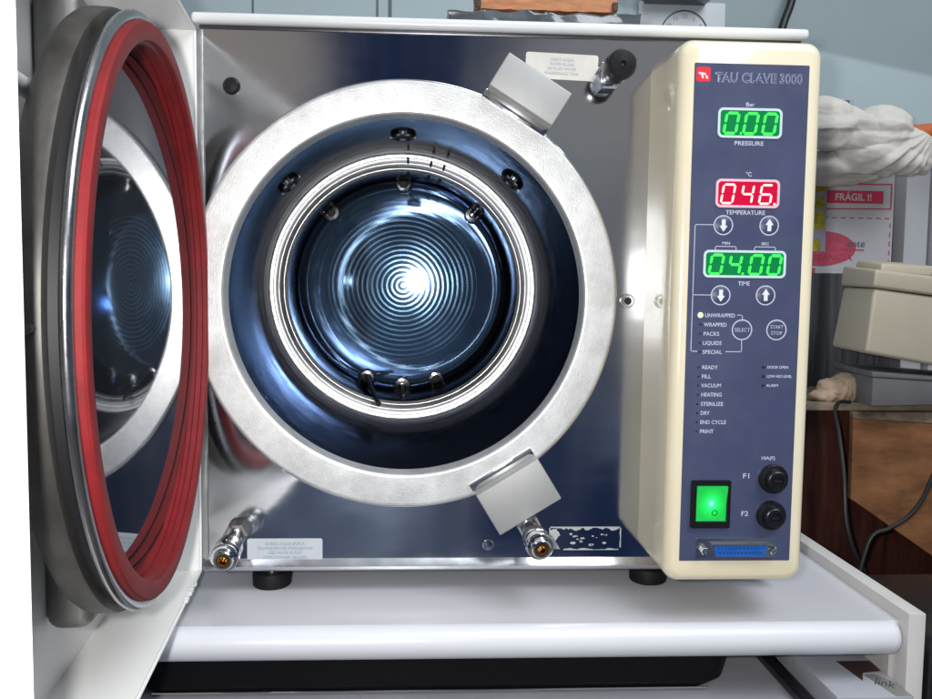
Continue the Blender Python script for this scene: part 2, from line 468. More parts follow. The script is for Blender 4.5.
# local +Z -> world +Y (into the machine)
bm = bm_new()
Mflat = Matrix.Translation((CX, 0, CZ)) @ Matrix.Rotation(-PI/2, 4, 'X')
lathe(bm, [(16.62, .05), (16.62, -1.05), (16.58, -1.2), (16.5, -1.27), (16.42, -1.30), (16.34, -1.30), (14.3, -1.30), (14.22, -1.30), (14.14, -1.27), (14.06, -1.18), (14.03, -1.1), (14.0, .6), (14.9, .6), (15.0, .05)], 180, Mflat, closed=True)
link('chamber_rim', bm, RIM, auto, angle=40)
bm = bm_new()
lathe(bm, [(16.66, -.02), (16.72, -.95), (16.66, -1.15), (16.58, -1.22)], 180, Mflat)
link('rim_edge', bm, CHROME, auto)
bm = bm_new()
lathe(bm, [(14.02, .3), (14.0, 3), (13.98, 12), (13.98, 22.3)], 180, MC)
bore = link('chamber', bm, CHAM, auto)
bm = bm_new()
pr = [(13.98, 22.3), (13.9, 22.5)]
h, rr_ = 22.5, 13.9
for j in range(1, 41):                   # grooved step added to catch the flash as the reflected bright ring
    t = j/40
    g = sum(.07*math.exp(-((t-c)/.022)**2) for c in (.22, .50, .80))
    pr.append((13.9-1.66*t, h+.9*t-.24*math.sin(PI*t)+g))
lathe(bm, pr, 180, MC)
link('reflection_ring_step', bm, mat('satin_reflection_ring', (.95, .95, .95), .36, 1, bump=.3, bscale=60, rvar=.1, vscale=14, var=.12), bore, angle=80)
bm = bm_new()
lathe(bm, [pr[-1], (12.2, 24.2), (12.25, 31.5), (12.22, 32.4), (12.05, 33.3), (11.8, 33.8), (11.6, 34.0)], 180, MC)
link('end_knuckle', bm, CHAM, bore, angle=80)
bm = bm_new()
pr2 = [(11.75, .35), (11.6, 0), (11.2, -.05)]+[(11.2*(1-i/24), -.05-.16*(1-(1-i/24)**2)) for i in range(1, 24)]+[(.02, -.21)]
MP = Matrix.Translation(MC @ Vector((0, 0, 33.75))) @ Matrix.Rotation(-.0145, 4, 'Z') @ Matrix.Rotation(-PI/2, 4, 'X')
lathe(bm, pr2, 180, MP)
link('end_plate', bm, DISC, bore, angle=80, origin=MC @ Vector((0, 0, 34)))
# ports: hex bolts / nozzles near the end plate
def on_chamber(r, deg, d):
    a = math.radians(deg); return MC @ Vector((r*math.cos(a), -r*math.sin(a), d))
AXD = (MC.to_3x3() @ Vector((0, 0, -1))).normalized()     # toward the mouth
for deg, rr, k in ((90, 11.9, 0), (135, 11.9, 1), (46, 11.8, 2), (249, 11.8, 3), (270, 11.9, 2), (290, 11.8, 0)):
    bm = bm_new(); p0 = on_chamber(rr, deg, 33.2)
    lathe(bm, [(0.01, 0), (1.0, 0), (1.0, .35), (.9, .5), (.62, .55), (.56, .1), (.01, .08)], 6 if k == 0 else 28, axis_m(p0, AXD))
    o = link('port_nut', bm, CHROME, bore, angle=30)
    bm = bm_new()
    lathe(bm, [(.01, .1), (.54, .12), (.54, .42), (.25, .5), (.01, .5)], 20, axis_m(p0, AXD))
    link('port_bore', bm, HOLE if k != 2 else BRIGHT, bore)
bm = bm_new()
tube(bm, smooth_path([on_chamber(11.5, 249, 32.0), on_chamber(11.7, 252, 27.5), on_chamber(12.3, 258, 20.5)], 6), .28, 10)
link('temperature_probe', bm, DARKST, bore)
bm = bm_new()
tube(bm, [on_chamber(11.7, 270, 32), on_chamber(12.0, 270.5, 26)], .16, 8)
link('drain_pin', bm, DARKST, bore)
for dg in (137, 91, 47):  # studs added in place of the port reflections on the bore wall
    a = math.radians(dg); c, s_ = math.cos(a), math.sin(a)
    T_ = MC @ Matrix(((c, s_, 0, 13.96*c), (-s_, c, 0, -13.96*s_), (0, 0, 1, 9.2), (0, 0, 0, 1))) @ Matrix.Rotation(-PI/2, 4, 'Y')
    bm = bm_new(); lathe(bm, [(.01, .10), (1.0, .10), (1.05, .28), (1.2, .34), (1.35, .22), (1.4, -.1)], 36, T_ @ Matrix.Diagonal((1.5, .85, 1, 1)))
    o = link('port_reflection_stud', bm, CHROME, bore)
    bm = bm_new(); lathe(bm, [(.01, .14), (.98, .14)], 30, T_ @ Matrix.Diagonal((1.5, .85, 1, 1))); link('port_reflection_bore', bm, HOLE, bore)
# two spring wires that cross the top of the reflection ring step
for dg in (88.5, 78, 72):
    bm = bm_new(); tube(bm, [on_chamber(13.5, dg, 22.0), on_chamber(12.0, dg-.6, 25), on_chamber(12.1, dg, 27)], .13, 8)
    link('rail_wire', bm, DARKST, bore)

# --- latch blocks
def latch(cx, cz, w, hgt, ang):
    a = math.radians(ang)
    M = Matrix.Translation((cx, 0, cz)) @ Matrix.Rotation(-a, 4, 'Y')
    bm = box_bm(-w/2, w/2, -3.0, -.02, -hgt/2, hgt/2, .10, 3)
    for v in bm.verts: v.co = M @ v.co
    o = link('latch_block', bm, LATCHM, auto)
    return M, o
M1, l1 = latch(7.98, 14.84, 5.65, 2.85, -31.5)
M2, l2 = latch(7.62, -16.3, 5.6, 3.7, 31.6)
l1['label'] = 'upper steel latch block'; l2['label'] = 'lower steel latch block'
for M_, z0, l_ in ((M1, -1.75, l1), (M2, 2.2, l2)):
    bm = box_bm(-2.95, 2.75, -1.55, -.6, z0-.35, z0+.35, .08, 2)
    for v in bm.verts: v.co = M_ @ v.co
    link('latch_rail', bm, CHROME, l_)

# --- small fittings on the front panel
def fit(name, bm, m, parent=None, **k): return link(name, bm, m, parent or auto, **k)
bm = bm_new(); lathe(bm, [(.01, .32), (.5, .28), (.66, .12), (.68, 0), (.3, .0)], 32, axis_m((-14.85, 0, 15.2), (0, -1, 0))); fit('hole_plug', bm, BLACK)
bm = bm_new(); lathe(bm, [(.56, 0), (.56, .2), (.45, .3), (.30, .3), (.26, .05), (.01, .05)], 28, axis_m((16.44, 0, -1.0), (0, -1, 0))); sc = fit('socket_screw', bm, CHROME)
bm = bm_new(); lathe(bm, [(.26, .06), (.01, .07)], 20, axis_m((16.44, 0, -1.0), (0, -1, 0))); link('socket', bm, HOLE, sc)
bm = bm_new(); lathe(bm, [(.45, 0), (.40, .04), (.01, .06)], 20, axis_m((5.5, 0, -21.0), (0, -1, 0))); fit('rivet', bm, CHROME)

def tap(bx, bz, tx, tz):
    base = Vector((bx, 0, bz)); tip = Vector((tx, -6.0, tz)); d = tip-base; L = d.length
    M = axis_m(base, d)
    t = bm_new()
    lathe(t, [(.01, 0), (1.0, 0), (1.0, 1.1), (.8, 1.3), (.01, 1.3)], 6, M)
    o = link('drain_tap', t, CHROME, auto, angle=25)
    t = bm_new()
    lathe(t, [(.62, 1.3), (.62, 2.9), (.5, 3.1), (.5, 3.3), (.98, 3.32), (1.02, 3.45), (1.02, 4.35), (.9, 4.45), (.9, 4.6), (1.04, 4.62), (1.06, 4.75), (1.06, 5.35), (.98, 5.5), (.80, 5.52), (.74, L-.1), (.66, L), (.50, L), (.46, L-.9), (.01, L-.9)], 40, M)
    link('collar', t, BRIGHT, o, angle=30)
    t = bm_new()
    lathe(t, [(.47, L-.8), (.44, L+.02), (.30, L+.02), (.25, L-.7)], 24, M, closed=True)
    lathe(t, [(.01, L-.25), (.14, L-.3), (.16, L-.8), (.01, L-.8)], 16, M)
    link('brass_bore', t, BRASS, o)
    return o
tap(-14.65, -19.75, -14.45, -20.3)['label'] = 'steel and brass drain tap at the lower left corner'
tap(8.65, -19.1, 9.05, -19.53)['label'] = 'steel and brass drain tap below the lower latch block'

M = axis_m((14.3, 0, 16.5), (.06, -1, .0))
bm = bm_new(); lathe(bm, [(.01, 0), (1.15, 0), (1.15, .9), (1.0, 1.1), (.01, 1.1)], 6, M); kn = link('vent_knob', bm, CHROME, auto, angle=25)
bm = bm_new(); lathe(bm, [(.8, 1.1), (.8, 2.1), (.95, 2.2), (.95, 2.6)], 36, M); link('collar', bm, BRIGHT, kn)
bm = bm_new(); lathe(bm, [(.01, 2.5), (1.0, 2.52), (1.10, 2.7), (1.13, 3.4), (1.10, 4.4), (.94, 4.64), (.2, 4.68), (.15, 4.5), (.01, 4.48)], 40, M); link('black_cap', bm, BLACK, kn)

# --- stickers
def sticker(name, x0, x1, z0, z1, m, lines, ink, rot=0, lab=None, h=.26):
    cx, cz = (x0+x1)/2, (z0+z1)/2
    ca, sa = math.cos(rot), math.sin(rot)
    pts = [(cx+(x-cx)*ca-(z-cz)*sa, cz+(x-cx)*sa+(z-cz)*ca) for x, z in rrect(x0, x1, z0, z1, .18)]
    bm = bm_new(); poly(bm, pts, -.045, .035); o = link(name, bm, m, auto, smooth=False)
    if lab: o['label'] = lab
    for i, s in enumerate(lines):
        dz = (len(lines)-1)/2*h*1.55-i*h*1.55
        text('printed_line', s, cx-dz*sa, cz+dz*ca, h, ink, o, -.052, rot=rot, width=min((x1-x0)*.84, len(s)*h*.66))
    return o
sticker('sticker', 7.9, 13.62, 16.3, 18.3, PAPER, ['CARICO ACQUA', 'WATER FILLING', 'DISTILLED WATER', 'WASSEREINLAUF TANK'], INKG, -.03, 'cream printed sticker between latch block and black knob', .23)
sticker('sticker', -13.9, -7.9, -22.35, -20.42, PAPERB, ['SCARICO ACQUA SPORCA', 'VIDANGE EAU DE STERILISATION', 'USED WATER OUTLET', 'SCHMUTZWASSER ABLASSEN'], INKB, .0, 'pale blue printed sticker beside the left drain tap', .24)
# peeled sticker: ragged pieces of paper left around the outline
bm = bm_new()
X0, X1, Z0, Z1 = 10.5, 16.45, -21.45, -19.5
random.seed(3)
def rag_strip(bm, p, q, w0, w1, n, nrm):
    a = [];
    for i in range(n+1):
        t = i/n; x = p[0]+(q[0]-p[0])*t; z = p[1]+(q[1]-p[1])*t; w = w0+(w1-w0)*min(1, max(0, .5+1.1*noise.noise(Vector((x*1.3, z*1.7, 4.2)))+.45*noise.noise(Vector((x*5, z*6, 1.2)))))
        a.append(((x, z), (x+nrm[0]*w, z+nrm[1]*w)))
    for (u, v), (u2, v2) in zip(a, a[1:]):
        vs = [bm.verts.new((k[0], -.03, k[1])) for k in (u, u2, v2, v)]; bm.faces.new(vs)
rag_strip(bm, (X0+.1, Z1), (X1-.1, Z1), .08, .45, 46, (0, -1))
rag_strip(bm, (X0+1.2, Z0), (X1-.2, Z0), .03, .16, 46, (0, 1))
rag_strip(bm, (X0, Z0+.1), (X0, Z1-.1), .5, .95, 26, (1, 0))
rag_strip(bm, (X1, Z0+.2), (X1, Z1-.1), .04, .14, 20, (-1, 0))
for i in range(16):
    x = random.uniform(X0+1.6, X1-1.2); z = random.uniform(Z0+.4, Z1-.6); r = random.uniform(.04, .2)
    vs = [bm.verts.new((x+r*random.uniform(.5, 1.7)*math.cos(a), -.03, z+r*random.uniform(.3, .8)*math.sin(a))) for a in [k*PI/4 for k in range(8)]]; bm.faces.new(vs)
o = link('peeled_sticker', bm, STICK, auto, smooth=False); o['label'] = 'torn remains of a sticker with its middle peeled away'

# --- control housing
def control_housing():
    bm = bm_new()
    def ring(x0, x1, z0, z1, r, y):
        return [bm.verts.new((x, y, z)) for x, z in rrect(x0, x1, z0, z1, r, 6)]
    L = [ring(17.86, 28.9, -21.5, 17.95, 1.2, -.03), ring(17.88, 28.5, -21.5, 17.7, 1.15, -4.5), ring(17.9, 28.25, -21.5, 17.6, 1.1, -6.9),
         ring(17.98, 28.15, -21.42, 17.5, 1.05, -7.25), ring(18.2, 27.95, -21.22, 17.3, .95, -7.55), ring(18.6, 27.62, -20.9, 16.98, .8, -7.67)]
    for A, B in zip(L, L[1:]):
        n = len(A)
        for i in range(n): bm.faces.new((A[i], A[(i+1) % n], B[(i+1) % n], B[i]))
    bm.faces.new(L[-1]); bm.faces.new(L[0][::-1])
    return bm
ch = link('control_housing', control_housing(), CREAM, auto, angle=40)
FY = -7.70
bm = bm_new(); poly(bm, rrect(18.92, 27.16, -19.84, 15.85, .08, 2), FY, .02); fp = link('faceplate', bm, BLUE, auto, smooth=False)
TY = FY-.008
K = 'legend'
for s, x, z, a, h, w in (('Bar', 22.98, 13.06, 'C', .26, .62), ('PRESSURE', 22.99, 10.36, 'C', .29, 2.1), ('°C', 23.06, 8.2, 'C', .3, .42), ('TEMPERATURE', 22.92, 5.5, 'C', .30, 2.85),
        ('MIN', 21.6, 3.31, 'C', .19, .55), ('SEC', 24.44, 3.31, 'C', .19, .55), ('TIME', 23.0, .46, 'C', .30, .86),
        ('UNWRAPPED', 20.22, -1.84, 'L', .27, 2.2), ('WRAPPED', 20.18, -2.51, 'L', .27, 1.68), ('PACKS', 20.17, -3.17, 'L', .27, 1.13), ('LIQUIDS', 20.14, -3.83, 'L', .27, 1.36), ('SPECIAL', 20.14, -4.48, 'L', .27, 1.42),
        ('READY', 20.14, -5.59, 'L', .27, 1.15), ('FILL', 20.14, -6.25, 'L', .27, .66), ('VACUUM', 20.14, -6.91, 'L', .27, 1.45), ('HEATING', 20.14, -7.57, 'L', .27, 1.5), ('STERILIZE', 20.14, -8.25, 'L', .27, 1.65), ('DRY', 20.14, -8.91, 'L', .27, .66), ('END CYCLE', 20.13, -9.58, 'L', .27, 1.9), ('PRINT', 20.13, -10.25, 'L', .27, 1.0),
        ('DOOR OPEN', 24.93, -5.55, 'L', .19, 1.55), ('LOW H2O LEVEL', 24.93, -6.21, 'L', .19, 1.85), ('ALARM', 24.92, -6.88, 'L', .19, .88),
        ('10A(F)', 25.26, -12.2, 'C', .24, 1.0), ('F1', 23.72, -13.52, 'C', .36, .46), ('F2', 23.68, -16.32, 'C', .36, .52)):
    o = text(K, s, x, z, h, LEGEND, fp, TY, a, None, .006)
    # fit width
    me = o.data; xs = [v.co.x for v in me.vertices]; cur = (max(xs)-min(xs))/S; f = w/cur
    for v in me.vertices: v.co.x *= f
    if a == 'L': o.location.x += (w-cur)/2*S
o = text('model_lettering', 'TAU CLAVE 3000', 20.42, 14.90, .62, LEGDIM, fp, TY, 'L', None, .05)
me = o.data; xs = [v.co.x for v in me.vertices]; cur = (max(xs)-min(xs))/S
for v in me.vertices: v.co.x *= 6.35/cur
o.location.x += (6.35-cur)/2*S
o = text('model_lettering_core', 'TAU CLAVE 3000', 20.42, 14.90, .62, BLUE, fp, TY-.006, 'L', None, -.004)
me = o.data; xs = [v.co.x for v in me.vertices]; cur = (max(xs)-min(xs))/S
for v in me.vertices: v.co.x *= 6.23/cur
o.location.x += (6.35-cur)/2*S
bm = bm_new(); poly(bm, rrect(19.05, 20.07, 14.55, 15.57, .16), FY-.015, .012); lg = link('logo_badge', bm, LOGO, fp, smooth=False)
bm = bm_new()
for q in ([(19.22, 15.22), (19.22, 15.08), (19.72, 15.0), (19.74, 15.14)], [(19.38, 15.06), (19.52, 15.04), (19.6, 14.78), (19.46, 14.8)], [(19.7, 15.0), (19.86, 14.96), (19.9, 14.74), (19.74, 14.78)]):
    bm.faces.new([bm.verts.new((x, FY-.022, z)) for x, z in q])
link('logo_mark', bm, LOGOT, fp, smooth=False)

# printed lines
def line_bm(segs, w=.055):
    bm = bm_new()
    for (x0, z0), (x1, z1) in segs:
        d = Vector((x1-x0, z1-z0)).normalized(); n_ = Vector((-d.y, d.x))*w/2; e = d*w/2
        a = Vector((x0, z0))-e; b = Vector((x1, z1))+e
        bm.faces.new([bm.verts.new((p.x, TY, p.y)) for p in (a+n_, b+n_, b-n_, a-n_)])
    return bm
link('guide_line', line_bm([((20.65, 4.60), (19.31, 4.60)), ((19.31, 4.60), (19.29, -4.44)), ((19.29, -4.44), (19.75, -4.44)), ((19.3, -.39), (20.6, -.39))]), LEGEND, fp, smooth=False)
link('guide_line', line_bm([((22.62, -1.80), (22.97, -1.83)), ((22.97, -1.83), (22.98, -2.15)), ((22.98, -3.60), (23.0, -4.45)), ((23.0, -4.45), (21.85, -4.45))]), LEGEND, fp, smooth=False)
for x0, x1 in ((20.83, 22.33), (23.68, 25.2)):
    link('bracket_line', line_bm([((x0, 2.86), (x0, 3.08)), ((x0, 3.08), (x1, 3.08)), ((x1, 3.08), (x1, 2.86))]), LEGEND, fp, smooth=False)

# push buttons (ring + dome + symbol)
def button(cx, cz, r, sym):
    bm = bm_new(); annulus(bm, circ(cx, cz, r), circ(cx, cz, r-.085), TY-.004, .01)
    o = link('button', bm, LEGEND, auto, smooth=False)
    o['label'] = {'up': 'round up arrow button', 'down': 'round down arrow button', 'sel': 'round select button', 'st': 'round start stop button'}[sym]
    bm = bm_new(); M = axis_m((cx, FY, cz), (0, -1, 0)); lathe(bm, [(r-.1, .0), (r-.14, .03), (.01, .05)], 32, M); link('button_cap', bm, BLUE, o)
    if sym in ('up', 'down'):
        s = 1 if sym == 'up' else -1
        bm = bm_new()
        bm.faces.new([bm.verts.new((cx+x, FY-.065, cz+z*s)) for x, z in ((0, .47), (.29, .04), (.14, .04), (.14, -.40), (-.14, -.40), (-.14, .04), (-.29, .04))])
        link('arrow', bm, mat('arrow_white', (.72, .74, .82), .5) if 'arrow_white' not in MATS else MATS['arrow_white'], o, smooth=False)
    elif sym == 'sel':
        text('legend', 'SELECT', cx, cz, .27, LEGEND, o, FY-.065, width=1.12)
    else:
        text('legend', 'START', cx, cz+.22, .25, LEGEND, o, FY-.065, width=.95); text('legend', 'STOP', cx, cz-.22, .25, LEGEND, o, FY-.065, width=.82)
for a in ((21.35, 4.58, .71, 'down'), (24.68, 4.60, .71, 'up'), (21.33, -.40, .72, 'down'), (24.61, -.37, .72, 'up'), (22.98, -2.86, .75, 'sel'), (25.51, -2.85, .75, 'st')): button(*a)
# LEDs
bm = bm_new(); lathe(bm, [(.20, 0), (.17, .06), (.01, .09)], 20, axis_m((19.91, FY, -1.84), (0, -1, 0))); link('lit_led', bm, LEDON, auto)
for i in range(8):
    bm = bm_new(); lathe(bm, [(.08, 0), (.06, .03), (.01, .04)], 12, axis_m((19.90, FY, -5.59-i*.666), (0, -1, 0))); link('unlit_led', bm, HOLE, auto)
for i in range(4):
    bm = bm_new(); lathe(bm, [(.08, 0), (.06, .03), (.01, .04)], 12, axis_m((19.93, FY, -2.51-i*.657), (0, -1, 0))); link('unlit_led', bm, HOLE, auto)
for i in range(3):
    bm = bm_new(); lathe(bm, [(.11, 0), (.09, .03), (.01, .04)], 12, axis_m((24.68, FY, -5.55-i*.665), (0, -1, 0))); link('unlit_led', bm, HOLE, auto)

# seven-segment displays
SEG = {'0': 'abcdef', '4': 'bcfg', '6': 'acdefg'}
def digit(bm, ch_, x0, x1, z0, z1, y, t=.15, sl=.16):
    w = x1-x0; hh = z1-z0; m_ = (z0+z1)/2; g = .035
    sh = lambda x, z: (x+(z-m_)*sl, y, z)
    def hseg(z):
        a = [(x0+g, z), (x0+g+t/2, z+t/2), (x1-g-t/2, z+t/2), (x1-g, z), (x1-g-t/2, z-t/2), (x0+g+t/2, z-t/2)]
        bm.faces.new([bm.verts.new(sh(*p)) for p in a])
    def vseg(x, za, zb):
        a = [(x, za+g), (x+t/2, za+g+t/2), (x+t/2, zb-g-t/2), (x, zb-g), (x-t/2, zb-g-t/2), (x-t/2, za+g+t/2)]
        bm.faces.new([bm.verts.new(sh(*p)) for p in a])
    xa, xb = x0, x1
    for s in SEG[ch_]:
        if s == 'a': hseg(z1)
        if s == 'g': hseg(m_)
        if s == 'd': hseg(z0)
        if s == 'f': vseg(x0, m_, z1)
        if s == 'b': vseg(x1, m_, z1)
        if s == 'e': vseg(x0, z0, m_)
        if s == 'c': vseg(x1, z0, m_)
def display(x0, x1, z0, z1, frame, win, seg, digs, dp, lab, t):
    bm = bm_new(); annulus(bm, rrect(x0, x1, z0, z1, .38), rrect(x0+.17, x1-.17, z0+.17, z1-.17, .24), FY-.06, .06)
    o = link('display', bm, frame, auto, smooth=False); o['label'] = lab
    bm = bm_new(); poly(bm, rrect(x0+.14, x1-.14, z0+.14, z1-.14, .26), FY-.02, .02); link('display_window', bm, win, o, smooth=False)
    for c, a, b, zz0, zz1 in digs:
        bm = bm_new(); digit(bm, c, a, b, zz0, zz1, FY-.03, t); link('digit', bm, seg, o, smooth=False)
    bm = bm_new(); bm.faces.new([bm.verts.new((dp[0]+q[0], FY-.031, dp[1]+q[1])) for q in ((-.08, -.08), (.07, -.08), (.1, .08), (-.05, .08))]); link('decimal_point', bm, seg, o, smooth=False)
display(20.69, 25.32, 10.71, 12.80, FRAMEP, GDIM, GSEG, [('0', 21.24, 22.10, 11.03, 12.43), ('0', 22.65, 23.50, 11.03, 12.43), ('0', 24.02, 24.86, 11.03, 12.43)], (22.36, 11.03), 'green pressure display reading 0.00', .19)
display(20.71, 25.34, 5.83, 7.84, FRAMER, RDIM, RSEG, [('0', 21.20, 22.02, 6.14, 7.45), ('4', 22.63, 23.38, 6.14, 7.45), ('6', 23.96, 24.76, 6.14, 7.45)], (24.98, 6.12), 'red temperature display reading 046.', .15)
display(19.99, 26.00, .86, 2.82, FRAMEP, GDIM, GSEG, [('0', 20.52, 21.36, 1.13, 2.47), ('4', 21.92, 22.68, 1.13, 2.47), ('0', 23.42, 24.26, 1.13, 2.47), ('0', 24.76, 25.58, 1.13, 2.47)], (22.86, 1.15), 'green time display reading 04.00', .19)

# rocker switch, fuse holders, connector
bm = bm_new(); annulus(bm, rrect(19.61, 22.52, -17.36, -13.83, .12), rrect(20.0, 22.29, -16.9, -14.22, .1), FY-.22, .22); sw = link('power_switch', bm, BLACK, auto, smooth=False)
sw['label'] = 'green lit rocker power switch in a black surround'
bm = bm_new()
v = [bm.verts.new(p) for p in ((20.03, FY-.05, -16.87), (22.26, FY-.05, -16.87), (22.26, FY-.10, -15.5), (20.03, FY-.10, -15.5), (22.26, FY-.38, -14.25), (20.03, FY-.38, -14.25), (20.03, FY, -16.87), (22.26, FY, -16.87), (22.26, FY, -14.25), (20.03, FY, -14.25))]
bm.faces.new((v[0], v[1], v[2], v[3])); bm.faces.new((v[3], v[2], v[4], v[5])); bm.faces.new((v[0], v[3], v[5], v[9], v[6])); bm.faces.new((v[1], v[7], v[8], v[4], v[2])); bm.faces.new((v[5], v[4], v[8], v[9]))
link('rocker', bm, ROCKER, sw, smooth=False, origin=(21.15, FY, -15.55))
bm = bm_new(); annulus(bm, circ(21.42, -16.25, .22, 24), circ(21.42, -16.25, .16, 24), FY-.085, .004)
link('rocker_mark', bm, mat('dark_green_print', (.0, .12, .02), .4), sw, smooth=False)
for x, z, l_ in ((25.66, -13.72, 'upper'), (25.6, -16.43, 'lower')):
    M = axis_m((x, FY, z), (0, -1, 0))
    bm = bm_new(); lathe(bm, [(1.08, 0), (1.08, .25), (1.0, .38), (.78, .42), (.74, .75), (.70, .95), (.62, 1.0), (.40, 1.0), (.36, .85), (.01, .85)], 40, M)
    o = link('fuse_holder', bm, BLACK, auto, angle=30); o['label'] = l_+' black round fuse holder'
    bm = bm_new(); add_box(bm, x-.3, x+.3, FY-.97, FY-.84, z-.05, z+.05); link('slot', bm, DARKST, o, smooth=False)
bm = bm_new(); poly(bm, rrect(20.12, 26.05, -19.6, -18.15, .12), FY-.09, .09); cn = link('serial_port', bm, CHROME, auto, smooth=False)
cn['label'] = 'blue multi pin connector in a steel plate with two hex posts'
bm = bm_new()
v0 = [(21.2, -18.5), (25.4, -18.5), (25.2, -19.46), (21.4, -19.46)]
v1 = [(21.3, -18.58), (25.3, -18.58), (25.12, -19.38), (21.48, -19.38)]
annulus(bm, v0, v1, FY-.45, .36); link('port_shell', bm, CHROME, cn, smooth=False)
bm = bm_new(); poly(bm, v1, FY-.40, .3); link('port_insert', bm, DBLUE, cn, smooth=False)
bm = bm_new()
for row, (n_, z) in enumerate(((13, -18.8), (12, -19.14))):
    for i in range(n_):
        x = 23.3+(i-(n_-1)/2)*.272
        vs = [bm.verts.new((x+.055*math.cos(a), FY-.405, z+.055*math.sin(a))) for a in [k*PI/3 for k in range(6)]]; bm.faces.new(vs)
link('pin_holes', bm, HOLE, cn, smooth=False)
for x in (20.62, 25.72):
    M = axis_m((x, FY-.09, -18.95), (0, -1, 0)); bm = bm_new(); lathe(bm, [(.01, 0), (.32, 0), (.32, .5), (.26, .6), (.16, .6), (.14, .4), (.01, .4)], 6, M); link('hex_post', bm, BRIGHT, cn, angle=25)

# --- feet
for i, (x, y) in enumerate(((-12.25, 1.75), (19.4, 2.3), (-12.2, 40), (24.5, 40))):
    M = axis_m((x, y, -24.8), (0, 0, 1)); bm = bm_new()
    lathe(bm, [(.01, 0), (1.45, 0), (1.56, .12), (1.6, 1.0), (1.5, 1.2), (.01, 1.25)], 40, M); o = link('foot', bm, RUBBER, auto, angle=30)
    bm = bm_new(); lathe(bm, [(.7, 1.2), (.7, 1.95), (.01, 1.95)], 24, M); link('foot_stud', bm, CHROME, o)

# ================================================================== THE DOOR (opened toward the camera, on the left)
PH = .095
MD = Matrix(((math.sin(PH), math.cos(PH), 0, -17.55), (-math.cos(PH), math.sin(PH), 0, -.25), (0, 0, 1, 0), (0, 0, 0, 1)))   # (s, t, z) -> world
def dtr(bm):
    for v in bm.verts: v.co = MD @ v.co
    return bm
ZT, ZB, DW, DT = 19.35, -23.0, 37.2, -4.9
bm = bm_new()
add_box(bm, 0, DW, DT-.15, DT, ZB, ZT)                         # outer skin
add_box(bm, .0, .15, DT+.003, .0, ZB+.16, ZT-.16)              # hinge-side flange
add_box(bm, DW-.15, DW, DT+.003, .0, ZB+.16, ZT-.16)           # handle-side flange
add_box(bm, .0, DW, DT+.003, .0, ZT-.15, ZT)                   # top flange
add_box(bm, .0, DW, DT+.003, .0, ZB, ZB+.15)                   # bottom flange
door = link('door', dtr(bm), DOORW, auto, smooth=False)
door['label'] = 'open white sheet metal door with round lid and red gasket'
# folded-back returns along the edges, chipped paint line at the bottom
bm = bm_new()
tube(bm, [(.2, 0, ZB+.08), (DW-.1, 0, ZB+.08)], .13, 8)
tube(bm, [(.2, 0, ZT-.08), (DW-.1, 0, ZT-.08)], .13, 8)
tube(bm, [(DW-.08, 0, ZB+.1), (DW-.08, 0, ZT-.1)], .16, 8)
tube(bm, [(.08, 0, ZB+.1), (.08, 0, ZT-.1)], .13, 8)
link('folded_edge', dtr(bm), DOORW, door)
bm = bm_new()
random.seed(11)
for i in range(9):
    s = 3.2+i*.42+random.uniform(-.1, .1)
    add_box(bm, s, s+random.uniform(.12, .5), -.06, .14+random.uniform(0, .12), ZB+.02, ZB+.18+random.uniform(.02, .16))
link('chipped_edge', dtr(bm), WHITE, door, smooth=False)
# locking bar behind the lid
bm = box_bm(18.4, 21.0, DT+.02, -2.35, -19.1, 15.3, .8, 4)
link('locking_bar', dtr(bm), mat('locking_bar_steel', (.20, .195, .19), .42, .7, var=.2, vscale=25), door)
bm = bm_new(); tube(bm, [(19.5, -2.7, 8.5), (DW-.2, -2.7, 8.5)], .45, 14); link('locking_rod', dtr(bm), WHITE, door)
bm = box_bm(31.5, 36.4, -4.85, -3.9, -14.8, -14.2, .1, 2); link('latch_bracket', dtr(bm), WHITE, door)
# lid (axis = +t)
LS, LZ = 16.55, -1.86
TILT = .050
ML = MD @ Matrix.Translation((LS, 0, LZ)) @ Matrix.Rotation(-PI/2, 4, 'X')      # local +Z -> +t
def lid(name, prof, m, closed=False, ang=40, par=None, n=200):
    bm = bm_new(); lathe(bm, prof, n, ML, closed=closed)
    return link(name, bm, m, par or door, angle=ang, origin=ML @ Vector((0, 0, 0)))
lid('clamp_ring', [(12, -1.95), (16.6, -1.95), (16.74, -1.75), (16.78, -1.6), (16.78, -.74), (16.72, -.56), (16.6, -.52), (15.7, -.52)], CLAMP)
lid('lid_groove', [(16.1, -.53), (16.05, -.02)], HOLE)
tp = [(16.30+.42*math.cos(a), .26+.30*math.sin(a)) for a in [2*PI*i/20 for i in range(20)]]
lid('lid_rim', tp, SATIN, closed=True, ang=80)
gp = [(16.22, .45), (16.22, .80), (16.12, .92), (15.95, .96), (15.35, .96), (15.22, .90),
      (15.20, .62), (15.0, .56), (14.98, .22), (15.16, .14), (15.16, -.16), (15.0, -.22), (15.0, -.5), (15.12, -.56), (15.12, -.95), (15.0, -1.0), (14.95, -1.8)]
lid('gasket', gp, RED, ang=28)
bm = bm_new(); lathe(bm, [(15.4*k/12+.01, -.32-.50*(k/12)**2) for k in range(12, -1, -1)], 160, ML @ Matrix.Rotation(TILT, 4, 'Y'))
link('lid_mirror', bm, MIRROR, door, angle=80, origin=ML @ Vector((0, 0, 0)))
# pin through the clamp ring
a = math.radians(183)
pp = ML @ Vector((17.0*math.cos(0), 17.0*math.sin(0), -.95))
bm = bm_new(); tube(bm, [ML @ Vector((16.6, 0, -.95)), ML @ Vector((17.25, 0, -.95))], .22, 14); link('ring_pin', bm, DARKST, door)
